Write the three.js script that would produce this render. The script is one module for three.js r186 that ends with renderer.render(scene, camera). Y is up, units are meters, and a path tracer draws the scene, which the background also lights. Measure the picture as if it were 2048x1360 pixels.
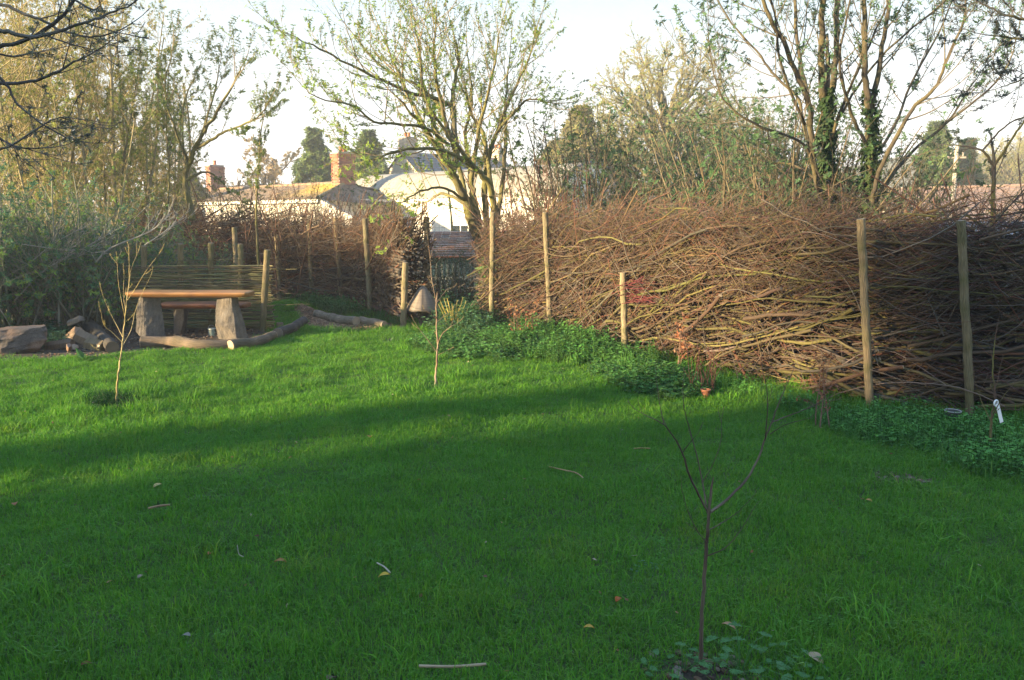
import * as THREE from 'three';
import { mergeGeometries } from 'three/addons/utils/BufferGeometryUtils.js';
import { RoundedBoxGeometry } from 'three/addons/geometries/RoundedBoxGeometry.js';
import { ImprovedNoise } from 'three/addons/math/ImprovedNoise.js';

// ---------------------------------------------------------------- camera, sky, sun, exposure
const scene = new THREE.Scene();
const F = 1593, EYE = 1.65, PITCH = Math.atan(250 / F);
const camera = new THREE.PerspectiveCamera(2 * Math.atan(680 / F) * 180 / Math.PI, 1024 / 680, 0.05, 2000);
camera.position.set(0, EYE, 0);
camera.rotation.set(-PITCH, 0, 0);
scene.add(camera);
const renderer = new THREE.WebGLRenderer({ antialias: true });
renderer.setSize(1024, 680);
renderer.toneMapping = THREE.LinearToneMapping;
renderer.toneMappingExposure = 5.2;
renderer.shadowMap.enabled = true;

const SUN_EL = 9.5 * Math.PI / 180, SUN_H = [-0.906, 0.423];
const sunDir = new THREE.Vector3(SUN_H[0] * Math.cos(SUN_EL), Math.sin(SUN_EL), SUN_H[1] * Math.cos(SUN_EL)).normalize();
{ // clear evening sky: white near the horizon, pale blue above
  const W = 512, H = 256, data = new Float32Array(W * H * 4);
  const stops = [[0, 0.29, 0.29, 0.285], [6, 0.26, 0.27, 0.27], [10, 0.20, 0.226, 0.238], [15, 0.156, 0.199, 0.222], [24, 0.135, 0.190, 0.255], [45, 0.125, 0.200, 0.315], [90, 0.080, 0.142, 0.275]];
  for (let j = 0; j < H; j++) for (let i = 0; i < W; i++) {
    const el = ((j + 0.5) / H - 0.5) * Math.PI, az = ((i + 0.5) / W - 0.5) * 2 * Math.PI;
    const d = new THREE.Vector3(Math.cos(el) * Math.cos(az), Math.sin(el), Math.cos(el) * Math.sin(az));
    const e = Math.max(0, el * 180 / Math.PI);
    let k = 0; while (k < stops.length - 2 && e > stops[k + 1][0]) k++;
    const a = stops[k], b = stops[k + 1], s = Math.min(1, Math.max(0, (e - a[0]) / (b[0] - a[0])));
    const g = Math.max(0, d.dot(sunDir)), glow = 0.25 * Math.pow(g, 12);
    const o = (j * W + i) * 4;
    data[o] = a[1] + (b[1] - a[1]) * s + glow; data[o + 1] = a[2] + (b[2] - a[2]) * s + glow * 0.85; data[o + 2] = a[3] + (b[3] - a[3]) * s + glow * 0.6; data[o + 3] = 1;
    if (el < -0.02) { data[o] = 0.10; data[o + 1] = 0.12; data[o + 2] = 0.06; }
  }
  const sky = new THREE.DataTexture(data, W, H, THREE.RGBAFormat, THREE.FloatType);
  sky.mapping = THREE.EquirectangularReflectionMapping; sky.magFilter = THREE.LinearFilter; sky.minFilter = THREE.LinearFilter; sky.needsUpdate = true;
  scene.background = sky; scene.environment = sky;
}
const sun = new THREE.DirectionalLight(new THREE.Color().setRGB(1, 0.75, 0.43), 5);
sun.position.copy(sunDir).multiplyScalar(80); sun.castShadow = true; sun.shadow.radius = 3;
Object.assign(sun.shadow.camera, { left: -60, right: 60, top: 60, bottom: -60, near: 1, far: 250 }); sun.shadow.mapSize.set(4096, 4096);
scene.add(sun); scene.add(sun.target);

// ---------------------------------------------------------------- helpers
let seed = 12345;
const rnd = () => { seed = (seed + 0x6D2B79F5) | 0; let t = Math.imul(seed ^ (seed >>> 15), 1 | seed); t = (t + Math.imul(t ^ (t >>> 7), 61 | t)) ^ t; return ((t ^ (t >>> 14)) >>> 0) / 4294967296; };
const rr = (a, b) => a + (b - a) * rnd(), gauss = () => (rnd() + rnd() + rnd() - 1.5) / 0.75, pick = (a) => a[Math.floor(rnd() * a.length)];
const V = (x, y, z) => new THREE.Vector3(x, y, z), clamp = (x, a, b) => Math.min(b, Math.max(a, x)), smooth = (a, b, x) => { const t = clamp((x - a) / (b - a), 0, 1); return t * t * (3 - 2 * t); };
const perlin = new ImprovedNoise(), noise = (x, y, z = 0) => perlin.noise(x, y, z);
const fbm = (x, y, z = 0) => noise(x, y, z) * 0.55 + noise(x * 2.1, y * 2.1, z + 7) * 0.3 + noise(x * 4.3, y * 4.3, z + 3) * 0.15;
const cp = Math.cos(PITCH), sp = Math.sin(PITCH);
function ray(px, py) { const x = (px - 1024) / F, y = (680 - py) / F; return V(x, y * cp - sp, -y * sp - cp); }
function at(px, py, d) { const r = ray(px, py); r.multiplyScalar(d / -r.z); r.y += EYE; return r; }      // a sight line at a distance d in front
function G(px, py, y = 0) { const r = ray(px, py); r.multiplyScalar((y - EYE) / r.y); r.y += EYE; return r; } // where a sight line meets level ground
const names = {};
function numbered(n) { names[n] = (names[n] ?? -1) + 1; return names[n] ? `${n}_${String(names[n]).padStart(3, '0')}` : n; }
function tag(o, label, category, group, kind) { if (label) o.userData.label = label; if (category) o.userData.category = category; if (group) o.userData.group = group; if (kind) o.userData.kind = kind; return o; }
function thing(name, label, category, pos = [0, 0, 0], turn = 0, group) {
  const o = new THREE.Group(); o.name = numbered(name); scene.add(o); o.position.set(...(pos.isVector3 ? pos.toArray() : pos)); o.rotation.y = turn;
  return tag(o, label, category, group);
}
function part(name, geo, mat, parent, kind) {
  const m = new THREE.Mesh(geo, mat); m.name = parent === scene ? numbered(name) : name; m.castShadow = m.receiveShadow = true; parent.add(m);
  if (kind) m.userData.kind = kind;
  return m;
}
function solo(name, geo, mat, label, category, group, kind) { return tag(part(name, geo, mat, scene), label, category, group, kind); }
function copyOf(src, label, pos, turn = 0, scale = 1, group) {
  const c = src.clone(); c.name = numbered(src.name.replace(/_\d{3}$/, '')); scene.add(c);
  c.position.set(...(pos.isVector3 ? pos.toArray() : pos)); c.rotation.y = turn; if (scale.isVector3) c.scale.copy(scale); else c.scale.setScalar(scale);
  c.userData = { ...src.userData }; return tag(c, label, null, group);
}
// many tubes in one geometry, coloured per vertex
class Tubes {
  constructor(origin) { this.o = origin ?? V(0, 0, 0); this.P = []; this.N = []; this.U = []; this.C = []; this.I = []; }
  get empty() { return !this.I.length; }
  tube(pts, rad, sides, col, cap = null) {
    const n = pts.length, base = this.P.length / 3, T = V(), S = V(), B = V(), q = V();
    let prevS = null, along = 0;
    const spin = rnd() * 6.283;
    for (let i = 0; i < n; i++) {
      const a = pts[Math.max(0, i - 1)], b = pts[Math.min(n - 1, i + 1)];
      T.subVectors(b, a); if (T.lengthSq() < 1e-14) T.set(0, 1, 0); T.normalize();
      if (!prevS) { S.set(Math.abs(T.y) > 0.8 ? 1 : 0, Math.abs(T.y) > 0.8 ? 0 : 1, 0); } else S.copy(prevS);
      S.addScaledVector(T, -S.dot(T)); if (S.lengthSq() < 1e-8) S.set(0, 0, 1).addScaledVector(T, -T.z); S.normalize(); prevS = (prevS ?? V()).copy(S); B.crossVectors(T, S);
      if (i) along += pts[i].distanceTo(pts[i - 1]);
      const r = typeof rad === 'number' ? rad : rad[i], c = typeof col === 'function' ? col(i / (n - 1), pts[i]) : col;
      for (let k = 0; k <= sides; k++) {
        const an = spin + k / sides * 2 * Math.PI, ca = Math.cos(an), sa = Math.sin(an);
        q.copy(S).multiplyScalar(ca).addScaledVector(B, sa);
        this.P.push(pts[i].x + q.x * r - this.o.x, pts[i].y + q.y * r - this.o.y, pts[i].z + q.z * r - this.o.z);
        this.N.push(q.x, q.y, q.z); this.U.push(k / sides * Math.max(0.02, 6.283 * r), along); this.C.push(c[0], c[1], c[2]);
      }
    }
    const w = sides + 1;
    for (let i = 0; i < n - 1; i++) for (let k = 0; k < sides; k++) { const a = base + i * w + k, b = a + w; this.I.push(a, a + 1, b, b, a + 1, b + 1); }
    if (cap) for (const e of [0, 1]) {
      const i = e ? n - 1 : 0; T.subVectors(pts[e ? n - 1 : 0], pts[e ? n - 2 : 1]).normalize();
      const c0 = this.P.length / 3; const bump = (typeof rad === 'number' ? rad : rad[i]) * 0.12;
      this.P.push(pts[i].x + T.x * bump - this.o.x, pts[i].y + T.y * bump - this.o.y, pts[i].z + T.z * bump - this.o.z); this.N.push(T.x, T.y, T.z); this.U.push(0, 0); this.C.push(cap[0], cap[1], cap[2]);
      for (let k = 0; k <= sides; k++) { const s = (base + i * w + k) * 3; this.P.push(this.P[s], this.P[s + 1], this.P[s + 2]); this.N.push(T.x, T.y, T.z); this.U.push(Math.cos(k / sides * 6.283) * 0.02, Math.sin(k / sides * 6.283) * 0.02); this.C.push(cap[0] * 0.9, cap[1] * 0.9, cap[2] * 0.9); }
      for (let k = 0; k < sides; k++) e ? this.I.push(c0, c0 + 1 + k, c0 + 2 + k) : this.I.push(c0, c0 + 2 + k, c0 + 1 + k);
    }
  }
  geometry() {
    const g = new THREE.BufferGeometry();
    g.setAttribute('position', new THREE.Float32BufferAttribute(this.P, 3)); g.setAttribute('normal', new THREE.Float32BufferAttribute(this.N, 3));
    g.setAttribute('uv', new THREE.Float32BufferAttribute(this.U, 2)); g.setAttribute('color', new THREE.Float32BufferAttribute(this.C, 3)); g.setIndex(this.I);
    return g;
  }
}
const vary = (c, a = 0.2) => { const k = 1 + gauss() * a; return [c[0] * k * (1 + gauss() * a * 0.3), c[1] * k, c[2] * k * (1 + gauss() * a * 0.3)]; };
const mixc = (a, b, t) => [a[0] + (b[0] - a[0]) * t, a[1] + (b[1] - a[1]) * t, a[2] + (b[2] - a[2]) * t];
function curve(pts, n) { const c = new THREE.CatmullRomCurve3(pts, false, 'centripetal'), out = []; for (let i = 0; i <= n; i++) out.push(c.getPoint(i / n)); return out; }
function paint(geo, col, amount = 0) { // vertex colours with grain
  const n = geo.attributes.position.count, a = new Float32Array(n * 3), p = geo.attributes.position;
  for (let i = 0; i < n; i++) { const c = typeof col === 'function' ? col(p.getX(i), p.getY(i), p.getZ(i)) : col; const k = 1 + (amount ? fbm(p.getX(i) * 9, p.getY(i) * 9, p.getZ(i) * 9) * amount * 2 : 0); a[i * 3] = c[0] * k; a[i * 3 + 1] = c[1] * k; a[i * 3 + 2] = c[2] * k; }
  geo.setAttribute('color', new THREE.BufferAttribute(a, 3)); return geo;
}
// ---------------------------------------------------------------- materials
function tex(size, fn, srgb = false, repeat = [1, 1]) { // periodic grey or colour texture
  const d = new Uint8Array(size * size * 4);
  for (let j = 0; j < size; j++) for (let i = 0; i < size; i++) { const v = fn(i / size, j / size), o = (j * size + i) * 4; const c = Array.isArray(v) ? v : [v, v, v]; for (let k = 0; k < 3; k++) d[o + k] = clamp(c[k], 0, 1) * 255; d[o + 3] = 255; }
  const t = new THREE.DataTexture(d, size, size); t.wrapS = t.wrapT = THREE.RepeatWrapping; t.magFilter = THREE.LinearFilter; t.minFilter = THREE.LinearMipmapLinearFilter; t.generateMipmaps = true; t.repeat.set(...repeat); t.needsUpdate = true;
  if (srgb) t.colorSpace = THREE.SRGBColorSpace;
  return t;
}
const per = (u, v, f, g = f, z = 0) => { const a = u * 6.28318, b = v * 6.28318; return noise(Math.cos(a) * f * 0.16 + 3.1, Math.sin(a) * f * 0.16 + z, Math.cos(b) * g * 0.16) * 0.6 + noise(Math.sin(a) * f * 0.16 + z, Math.sin(b) * g * 0.16 + 5.5, Math.cos(a) * f * 0.1) * 0.6; };
const barkMap = tex(256, (u, v) => 0.74 + per(u, v, 30, 5) * 0.3 + per(u, v, 60, 16, 3) * 0.28 + per(u, v, 8, 8, 9) * 0.16);
const grainMap = tex(256, (u, v) => 0.78 + per(u, v, 9, 9) * 0.2 + per(u, v, 30, 30, 4) * 0.2 + per(u, v, 80, 80, 8) * 0.2);
const plankMap = tex(256, (u, v) => 0.78 + per(u, v, 4, 40) * 0.3 + per(u, v, 8, 90, 4) * 0.25);
const mapAt = (t, rx, ry) => { const c = t.clone(); c.repeat.set(rx, ry); c.needsUpdate = true; return c; };
const std = (o) => new THREE.MeshStandardMaterial({ roughness: 0.85, ...o });
const bark = std({ vertexColors: true, map: mapAt(barkMap, 5, 2), bumpMap: mapAt(barkMap, 5, 2), bumpScale: 0.012, roughness: 0.9 });
const stickMat = std({ vertexColors: true, map: mapAt(barkMap, 8, 3), bumpMap: mapAt(barkMap, 10, 4), bumpScale: 0.004, roughness: 0.85 });
const twigMat = std({ vertexColors: true, roughness: 0.75 });
const paintMat = std({ vertexColors: true, map: mapAt(grainMap, 1.5, 1.5), roughness: 0.95 });
const stoneMat = std({ vertexColors: true, map: mapAt(grainMap, 3, 3), bumpMap: mapAt(grainMap, 4, 4), bumpScale: 0.02, roughness: 0.95 });
const leafMat = (o = {}) => new THREE.MeshPhysicalMaterial({ color: 0xffffff, vertexColors: true, roughness: 0.95, specularIntensity: 0.35, transmission: 0.4, thickness: 0, side: THREE.DoubleSide, ...o });
const LEAF = leafMat(), GRASS = leafMat({ transmission: 0.45 });
const DRY = leafMat({ transmission: 0.25 });

// leaf geometries -------------------------------------------------
function leafShape(B, o, dir, side, len, wid, fold, col) { // a pointed leaf of four faces with a folded midrib
  const up = V().crossVectors(side, dir).normalize(), i = B.P.length / 3;
  const m1 = o.clone().addScaledVector(dir, len * 0.45).addScaledVector(up, -fold * wid), tip = o.clone().addScaledVector(dir, len).addScaledVector(up, -fold * wid * 0.6);
  const l = o.clone().addScaledVector(dir, len * 0.4).addScaledVector(side, wid), r = o.clone().addScaledVector(dir, len * 0.4).addScaledVector(side, -wid);
  for (const p of [o, l, m1, r, tip]) { B.P.push(p.x, p.y, p.z); B.N.push(up.x, up.y, up.z); B.U.push(0, 0); B.C.push(...col); }
  B.I.push(i, i + 1, i + 2, i, i + 2, i + 3, i + 2, i + 1, i + 4, i + 3, i + 2, i + 4);
}
function flatN(g) { const h = g.toNonIndexed(); h.computeVertexNormals(); return h; }
function whorl(n, len, wid, lift, seedBase) { // a rosette of leaves round a shoot tip
  const B = new Tubes();
  for (let k = 0; k < n; k++) { const a = k / n * 6.283 + rr(-0.4, 0.4), e = lift + rr(-0.35, 0.35); const d = V(Math.cos(a) * Math.cos(e), Math.sin(e), Math.sin(a) * Math.cos(e)), s = V(-Math.sin(a), rr(-0.4, 0.4), Math.cos(a)).normalize(); const L = len * rr(0.6, 1.15); leafShape(B, V(0, rr(-0.3, 0.1) * len, 0), d, s, L, wid * L / len, 0.35, vary([1, 1, 1], 0.12)); }
  return flatN(B.geometry());
}
const whorlA = whorl(6, 0.055, 0.012, 0.45), whorlB = whorl(5, 0.07, 0.014, 0.2), tuftBud = whorl(4, 0.03, 0.006, 0.9), broad = whorl(7, 0.08, 0.024, 0.15), needles = whorl(12, 0.16, 0.022, 0.35), clump = whorl(14, 0.30, 0.07, 0.4);
function leaves(name, geo, list, cols, scale, parent, mat = LEAF, kind = 'stuff') { // list of [position, direction]
  const m = new THREE.InstancedMesh(geo, mat, list.length), M = new THREE.Matrix4(), q = new THREE.Quaternion(), q2 = new THREE.Quaternion(), up = V(0, 1, 0), c = new THREE.Color(), S = V();
  list.forEach(([p, d], i) => { q.setFromUnitVectors(up, d.clone().normalize()); q2.setFromAxisAngle(up, rnd() * 6.283); q.multiply(q2); const s = scale * rr(0.6, 1.35); M.compose(p, q, S.set(s, s, s)); m.setMatrixAt(i, M); const k = vary(pick(cols), 0.18); m.setColorAt(i, c.setRGB(...k.map((x) => clamp(x, 0, 1)))); });
  m.name = name; m.castShadow = m.receiveShadow = true; m.userData.kind = kind; parent.add(m); return m;
}
// ---------------------------------------------------------------- branching growth
const rand3 = () => V(gauss(), gauss(), gauss());
function grow(T, L, o, dir, len, rad, lvl, P) {
  const n = P.seg[lvl], pts = [o.clone()], d = dir.clone().normalize(), p = o.clone(), dirs = [d.clone()];
  for (let i = 0; i < n; i++) { d.addScaledVector(rand3(), P.wob[lvl]); d.y += P.up[lvl]; d.normalize(); p.addScaledVector(d, len / n); pts.push(p.clone()); dirs.push(d.clone()); }
  sprout(T, L, pts, rad, len, lvl, P, dirs);
}
function sprout(T, L, pts, rad, len, lvl, P, dirs, t0 = P.t0[lvl]) { // draws one branch and lets the next order grow from it
  const n = pts.length - 1; const end = P.taper?.[lvl] ?? 0.35;
  const tb = T[Math.min(lvl, T.length - 1)];
  const col = vary(P.col[Math.min(lvl, P.col.length - 1)], 0.15);
  tb.tube(pts, pts.map((_, i) => Math.max(P.minr ?? 0.0015, rad * (1 - (1 - end) * i / n))), P.sides[lvl], col);
  if (lvl >= P.max) {
    const every = P.leafEvery ?? 1;
    for (let i = 1; i <= n; i++) if (rnd() < every) L.push([pts[i].clone(), (dirs ? dirs[i] : pts[i].clone().sub(pts[i - 1]).normalize()).clone().addScaledVector(rand3(), 0.35)]);
    return;
  }
  const k = Math.round(P.n[lvl] * rr(0.8, 1.2));
  for (let c = 0; c < k; c++) {
    const t = t0 + (1 - t0) * (c + rnd()) / k, fi = Math.min(n - 1e-4, t * n), i = Math.floor(fi), f = fi - i;
    const p = pts[i].clone().lerp(pts[i + 1], f), d = pts[i + 1].clone().sub(pts[i]).normalize();
    const side = rand3(); side.addScaledVector(d, -side.dot(d)).normalize(); side.y *= P.flat?.[lvl] ?? 1; side.normalize();
    const ang = P.ang[lvl] * rr(0.6, 1.25), nd = d.clone().multiplyScalar(Math.cos(ang)).addScaledVector(side, Math.sin(ang));
    grow(T, L, p, nd, len * P.lr[lvl] * rr(0.55, 1.2) * (1 - 0.45 * t), Math.max(P.minr ?? 0.0015, rad * (1 - (1 - end) * t) * P.rr[lvl]), lvl + 1, P);
  }
}

// ---------------------------------------------------------------- ground
function inPoly(x, z, P) { let c = false; for (let i = 0, j = P.length - 1; i < P.length; j = i++) if ((P[i].z > z) !== (P[j].z > z) && x < (P[j].x - P[i].x) * (z - P[i].z) / (P[j].z - P[i].z) + P[i].x) c = !c; return c; }
function polyDist(x, z, L) { let best = 1e9, s = 0, bs = 0; for (let i = 0; i + 1 < L.length; i++) { const ax = L[i].x, az = L[i].z, bx = L[i + 1].x - ax, bz = L[i + 1].z - az, l = Math.hypot(bx, bz), t = clamp(((x - ax) * bx + (z - az) * bz) / (l * l), 0, 1), d = Math.hypot(x - ax - bx * t, z - az - bz * t); if (d < best) { best = d; bs = s + t * l; } s += l; } return [best, bs]; }
const hedgeLine = curve([V(-0.42, 0, -11.55), V(0.55, 0, -11.0), V(1.38, 0, -9.55), V(2.2, 0, -8.15), V(3.02, 0, -6.75), V(3.8, 0, -6.32), V(5.2, 0, -6.0), V(6.6, 0, -5.8)], 60);  // front face of the right dead hedge
const fenceLine = curve([V(-7.6, 0, -15.6), V(-6.0, 0, -15.3), V(-4.5, 0, -15.05), V(-3.75, 0, -14.8), V(-3.1, 0, -14.4), V(-2.35, 0, -13.3), V(-1.74, 0, -12.0)], 60);
const pathPoly = [[585, 628], [600, 622], [650, 628], [700, 636], [760, 645], [800, 652], [790, 660], [720, 664], [660, 662], [625, 655], [608, 645]].map(([x, y]) => G(x, y));
const soilPoly = [[-60, 716], [-60, 672], [200, 655], [300, 655], [535, 655], [548, 672], [470, 694], [280, 706], [180, 716], [60, 722]].map(([x, y]) => G(x, y));
const sap1 = G(232, 812), sap2 = G(871, 776), sap3 = G(1402, 1352), scrape = G(1790, 962);
const mound = G(560, 632);
function H(x, z) {
  const d = -z;
  let h = 0.03 * noise(x * 0.7, z * 0.7, 1) + 0.026 * noise(x * 2.1, z * 2.3, 5) + 0.012 * noise(x * 5, z * 5.5, 9);
  h *= smooth(40, 12, Math.hypot(x, z));
  h -= 0.07 * Math.exp(-(((x - sap1.x - 0.03) ** 2 / 0.05 + (z - sap1.z + 0.02) ** 2 / 0.03) ** 2)) + 0.05 * Math.exp(-((x - sap2.x) ** 2 / 0.04 + (z - sap2.z) ** 2 / 0.04));
  h += 0.16 * Math.exp(-((x - mound.x) ** 2 / 0.16 + (z - mound.z + 0.35) ** 2 / 0.5));
  h -= 1.0 * smooth(16.5, 26, d);
  return h;
}
const soilAt = (x, z) => { let s = inPoly(x, z, soilPoly) ? 1 : 0; for (const [c, rx, rz] of [[V(sap1.x + 0.03, 0, sap1.z + 0.03), 0.30, 0.17], [sap2, 0.2, 0.16], [sap3, 0.24, 0.2], [scrape, 0.24, 0.14]]) s = Math.max(s, 1 - ((x - c.x) / rx) ** 2 - ((z - c.z) / rz) ** 2 + noise(x * 9, z * 9) * 0.6); return clamp(s, 0, 1); };
{
  const axis = (a, b, fine, lo, hi) => { const out = []; for (let v = a; v <= b + 1e-6; v += fine) out.push(v); let s = fine; for (let v = a; v > lo;) { s *= 1.25; v -= s; out.unshift(Math.max(lo, v)); } s = fine; for (let v = b; v < hi;) { s *= 1.25; v += s; out.push(Math.min(hi, v)); } return out; };
  const xs = axis(-7, 6, 0.07, -900, 900), zs = axis(-16, -1, 0.07, -1200, 300), nx = xs.length, nz = zs.length;
  const P = [], C = [], U = [], I = [];
  for (const z of zs) for (const x of xs) {
    P.push(x, H(x, z), z); U.push(x, z);
    const s = soilAt(x, z), w = 0.5 + 0.5 * fbm(x * 3, z * 3);
    const thatch = mixc([0.045, 0.090, 0.016], [0.075, 0.090, 0.028], w), soil = mixc([0.045, 0.032, 0.020], [0.085, 0.064, 0.042], w);
    C.push(...mixc(thatch, soil, s));
  }
  for (let j = 0; j + 1 < nz; j++) for (let i = 0; i + 1 < nx; i++) { const a = j * nx + i; I.push(a, a + nx, a + 1, a + 1, a + nx, a + nx + 1); }
  const g = new THREE.BufferGeometry(); g.setAttribute('position', new THREE.Float32BufferAttribute(P, 3)); g.setAttribute('uv', new THREE.Float32BufferAttribute(U, 2)); g.setAttribute('color', new THREE.Float32BufferAttribute(C, 3)); g.setIndex(I); g.computeVertexNormals();
  solo('ground', g, std({ vertexColors: true, map: mapAt(grainMap, 2, 2), bumpMap: mapAt(grainMap, 5, 5), bumpScale: 0.02, roughness: 1 }), null, null, null, 'structure');
}
{ // wood chip path: a sheet laid over the ground and loose chips on it
  const sh = new THREE.Shape(pathPoly.map((p) => new THREE.Vector2(p.x, -p.z)));
  const g = new THREE.ShapeGeometry(sh); const p = [], u = [];
  const pos = g.toNonIndexed().attributes.position; const tri = [];
  for (let i = 0; i < pos.count; i++) tri.push(V(pos.getX(i), 0, -pos.getY(i)));
  let list = []; for (let i = 0; i < tri.length; i += 3) list.push([tri[i], tri[i + 1], tri[i + 2]]);
  for (let k = 0; k < 4; k++) { const out = []; for (const [a, b, c] of list) { const ab = a.clone().lerp(b, 0.5), bc = b.clone().lerp(c, 0.5), ca = c.clone().lerp(a, 0.5); out.push([a, ab, ca], [ab, b, bc], [ca, bc, c], [ab, bc, ca]); } list = out; }
  for (const t of list) for (const q of t) { p.push(q.x, H(q.x, q.z) + 0.006, q.z); u.push(q.x, q.z); }
  const h = new THREE.BufferGeometry(); h.setAttribute('position', new THREE.Float32BufferAttribute(p, 3)); h.setAttribute('uv', new THREE.Float32BufferAttribute(u, 2)); h.computeVertexNormals();
  solo('path', paint(h, [0.14, 0.085, 0.05], 0.5), paintMat, null, null, null, 'structure');
  const chip = new THREE.BoxGeometry(0.045, 0.006, 0.016); paint(chip, [1, 1, 1]);
  const list2 = []; const lo = V(-3.6, 0, -14.5);
  while (list2.length < 2600) { const x = rr(-4, -1.2), z = rr(-15, -11); if (inPoly(x, z, pathPoly)) list2.push([V(x, H(x, z) + 0.012, z), V(rr(-0.4, 0.4), 1, rr(-0.4, 0.4))]); }
  leaves('wood_chips', chip, list2, [[0.24, 0.14, 0.08], [0.17, 0.10, 0.06], [0.34, 0.22, 0.13], [0.12, 0.08, 0.05]], 1, scene, paintMat);
}
// ---------------------------------------------------------------- lawn
const hedgeSide = (x, z) => { // > 0 behind the front face of the right dead hedge
  let b = 1e9, s = 0; for (let i = 0; i + 1 < hedgeLine.length; i++) { const a = hedgeLine[i], c = hedgeLine[i + 1], dx = c.x - a.x, dz = c.z - a.z, t = clamp(((x - a.x) * dx + (z - a.z) * dz) / (dx * dx + dz * dz), 0, 1), ex = x - a.x - dx * t, ez = z - a.z - dz * t, d = Math.hypot(ex, ez); if (d < b) { b = d; s = dx * ez - dz * ex; } } return s < 0 ? b : -b;
};
const fenceZ = (x) => { for (let i = 0; i + 1 < fenceLine.length; i++) if (x >= fenceLine[i].x && x <= fenceLine[i + 1].x) return fenceLine[i].z; return x > -1.62 ? -13.5 : -15.6; };
function blades(n, radius, h, w, lean, cols) { // one tuft of bent blades
  const B = new Tubes();
  for (let k = 0; k < n; k++) {
    const a = rnd() * 6.283, r = radius * Math.sqrt(rnd()), x = Math.cos(a) * r, z = Math.sin(a) * r, L = h * rr(0.45, 1.25), la = rnd() * 6.283, ln = lean * rr(0.2, 1.4);
    const dx = Math.cos(la) * ln * L, dz = Math.sin(la) * ln * L, wx = -Math.sin(la + rr(-0.6, 0.6)) * w * 0.5, wz = Math.cos(la) * w * 0.5, c = vary(pick(cols), 0.22), i = B.P.length / 3;
    const pts = [[x + wx, 0, z + wz], [x - wx, 0, z - wz], [x + dx * 0.35 + wx * 0.8, L * 0.6, z + dz * 0.35 + wz * 0.8], [x + dx * 0.35 - wx * 0.8, L * 0.6, z + dz * 0.35 - wz * 0.8], [x + dx, L * (1 - 0.3 * ln), z + dz]];
    const nn = V(wz, w * 0.25, -wx).normalize();
    for (const p of pts) { B.P.push(...p); B.N.push(nn.x, nn.y, nn.z); B.U.push(0, 0); B.C.push(...c); }
    B.I.push(i, i + 1, i + 2, i + 2, i + 1, i + 3, i + 2, i + 3, i + 4);
  }
  return flatN(B.geometry());
}
const GC = [[0.9, 1, 0.8], [1, 1, 1], [0.8, 0.95, 0.8], [1.1, 1.08, 0.9], [1.5, 1.15, 1.4]];
const turf = [0, 1, 2, 3, 4].map((k) => blades(95, 0.11, 0.048, 0.0030, 0.8, GC)), longTuft = [0, 1, 2].map(() => blades(60, 0.11, 0.15, 0.005, 0.65, GC));
const pathPad = pathPoly, lists = turf.map(() => []), longs = longTuft.map(() => []);
{
  const step = 0.068;
  for (let z = -15.2; z < -1.6; z += step) for (let x = -9.5; x < 5.6; x += step) {
    const px = x + rr(-0.5, 0.5) * step, pz = z + rr(-0.5, 0.5) * step, d = -pz;
    if (Math.abs(px) > 0.70 * d + 1.4) continue;
    if (d > 7.5 && rnd() < 0.35) continue;
    const hs = hedgeSide(px, pz);
    if (hs > 0.25 && px > -0.45) continue;
    if (pz < fenceZ(px) + 0.1 && px < -1.6) continue;
    if (inPoly(px, pz, pathPad)) continue;
    if (px < -4.3 && pz < -10.2 || px < -5.9 && pz < -9.6) continue;
    const so = soilAt(px, pz); if (rnd() < so * 1.15) continue;
    const m = fbm(px * 0.9, pz * 0.9, 3), m2 = fbm(px * 3.1, pz * 3.1, 8);
    const hole = Math.exp(-(((px - sap1.x + 0.04) ** 2 / 0.07 + (pz - sap1.z + 0.04) ** 2 / 0.045) ** 2)), m3 = fbm(px * 6.3, pz * 6.3, 14);
    let s = 0.85 + 0.55 * m + 0.85 * Math.max(0, m2) + 0.3 * m2 + 0.5 * m3;
    const edge = Math.max(smooth(-0.95, -0.1, hs) * (px > -0.4 ? 1 : 0), smooth(-9.6, -11.4, pz) * (px > -3 ? 0.5 : 0.1));
    s = clamp(s, 0.4, 2.1) * (1 + 0.5 * edge) * (1 - 0.55 * hole);
    lists[Math.floor(rnd() * 5)].push([px, pz, s, m2]);
    const near1 = Math.max(Math.exp(-((px - sap1.x) ** 2 + (pz - sap1.z) ** 2) / 0.3), Math.exp(-((px - sap2.x) ** 2 + (pz - sap2.z) ** 2) / 0.3));
    if (hole < 0.4) if (rnd() < 0.02 + 0.35 * edge + 0.12 * near1 + (m2 > 0.22 ? 0.08 : 0) || rnd() < 0.9 * Math.exp(-((px - mound.x) ** 2 / 0.2 + (pz - mound.z + 0.3) ** 2 / 0.5))) longs[Math.floor(rnd() * 3)].push([px, pz, rr(0.5, 0.9) * (0.7 + 0.7 * Math.max(edge, near1 * 0.8)), m2]);
  }
}
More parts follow.
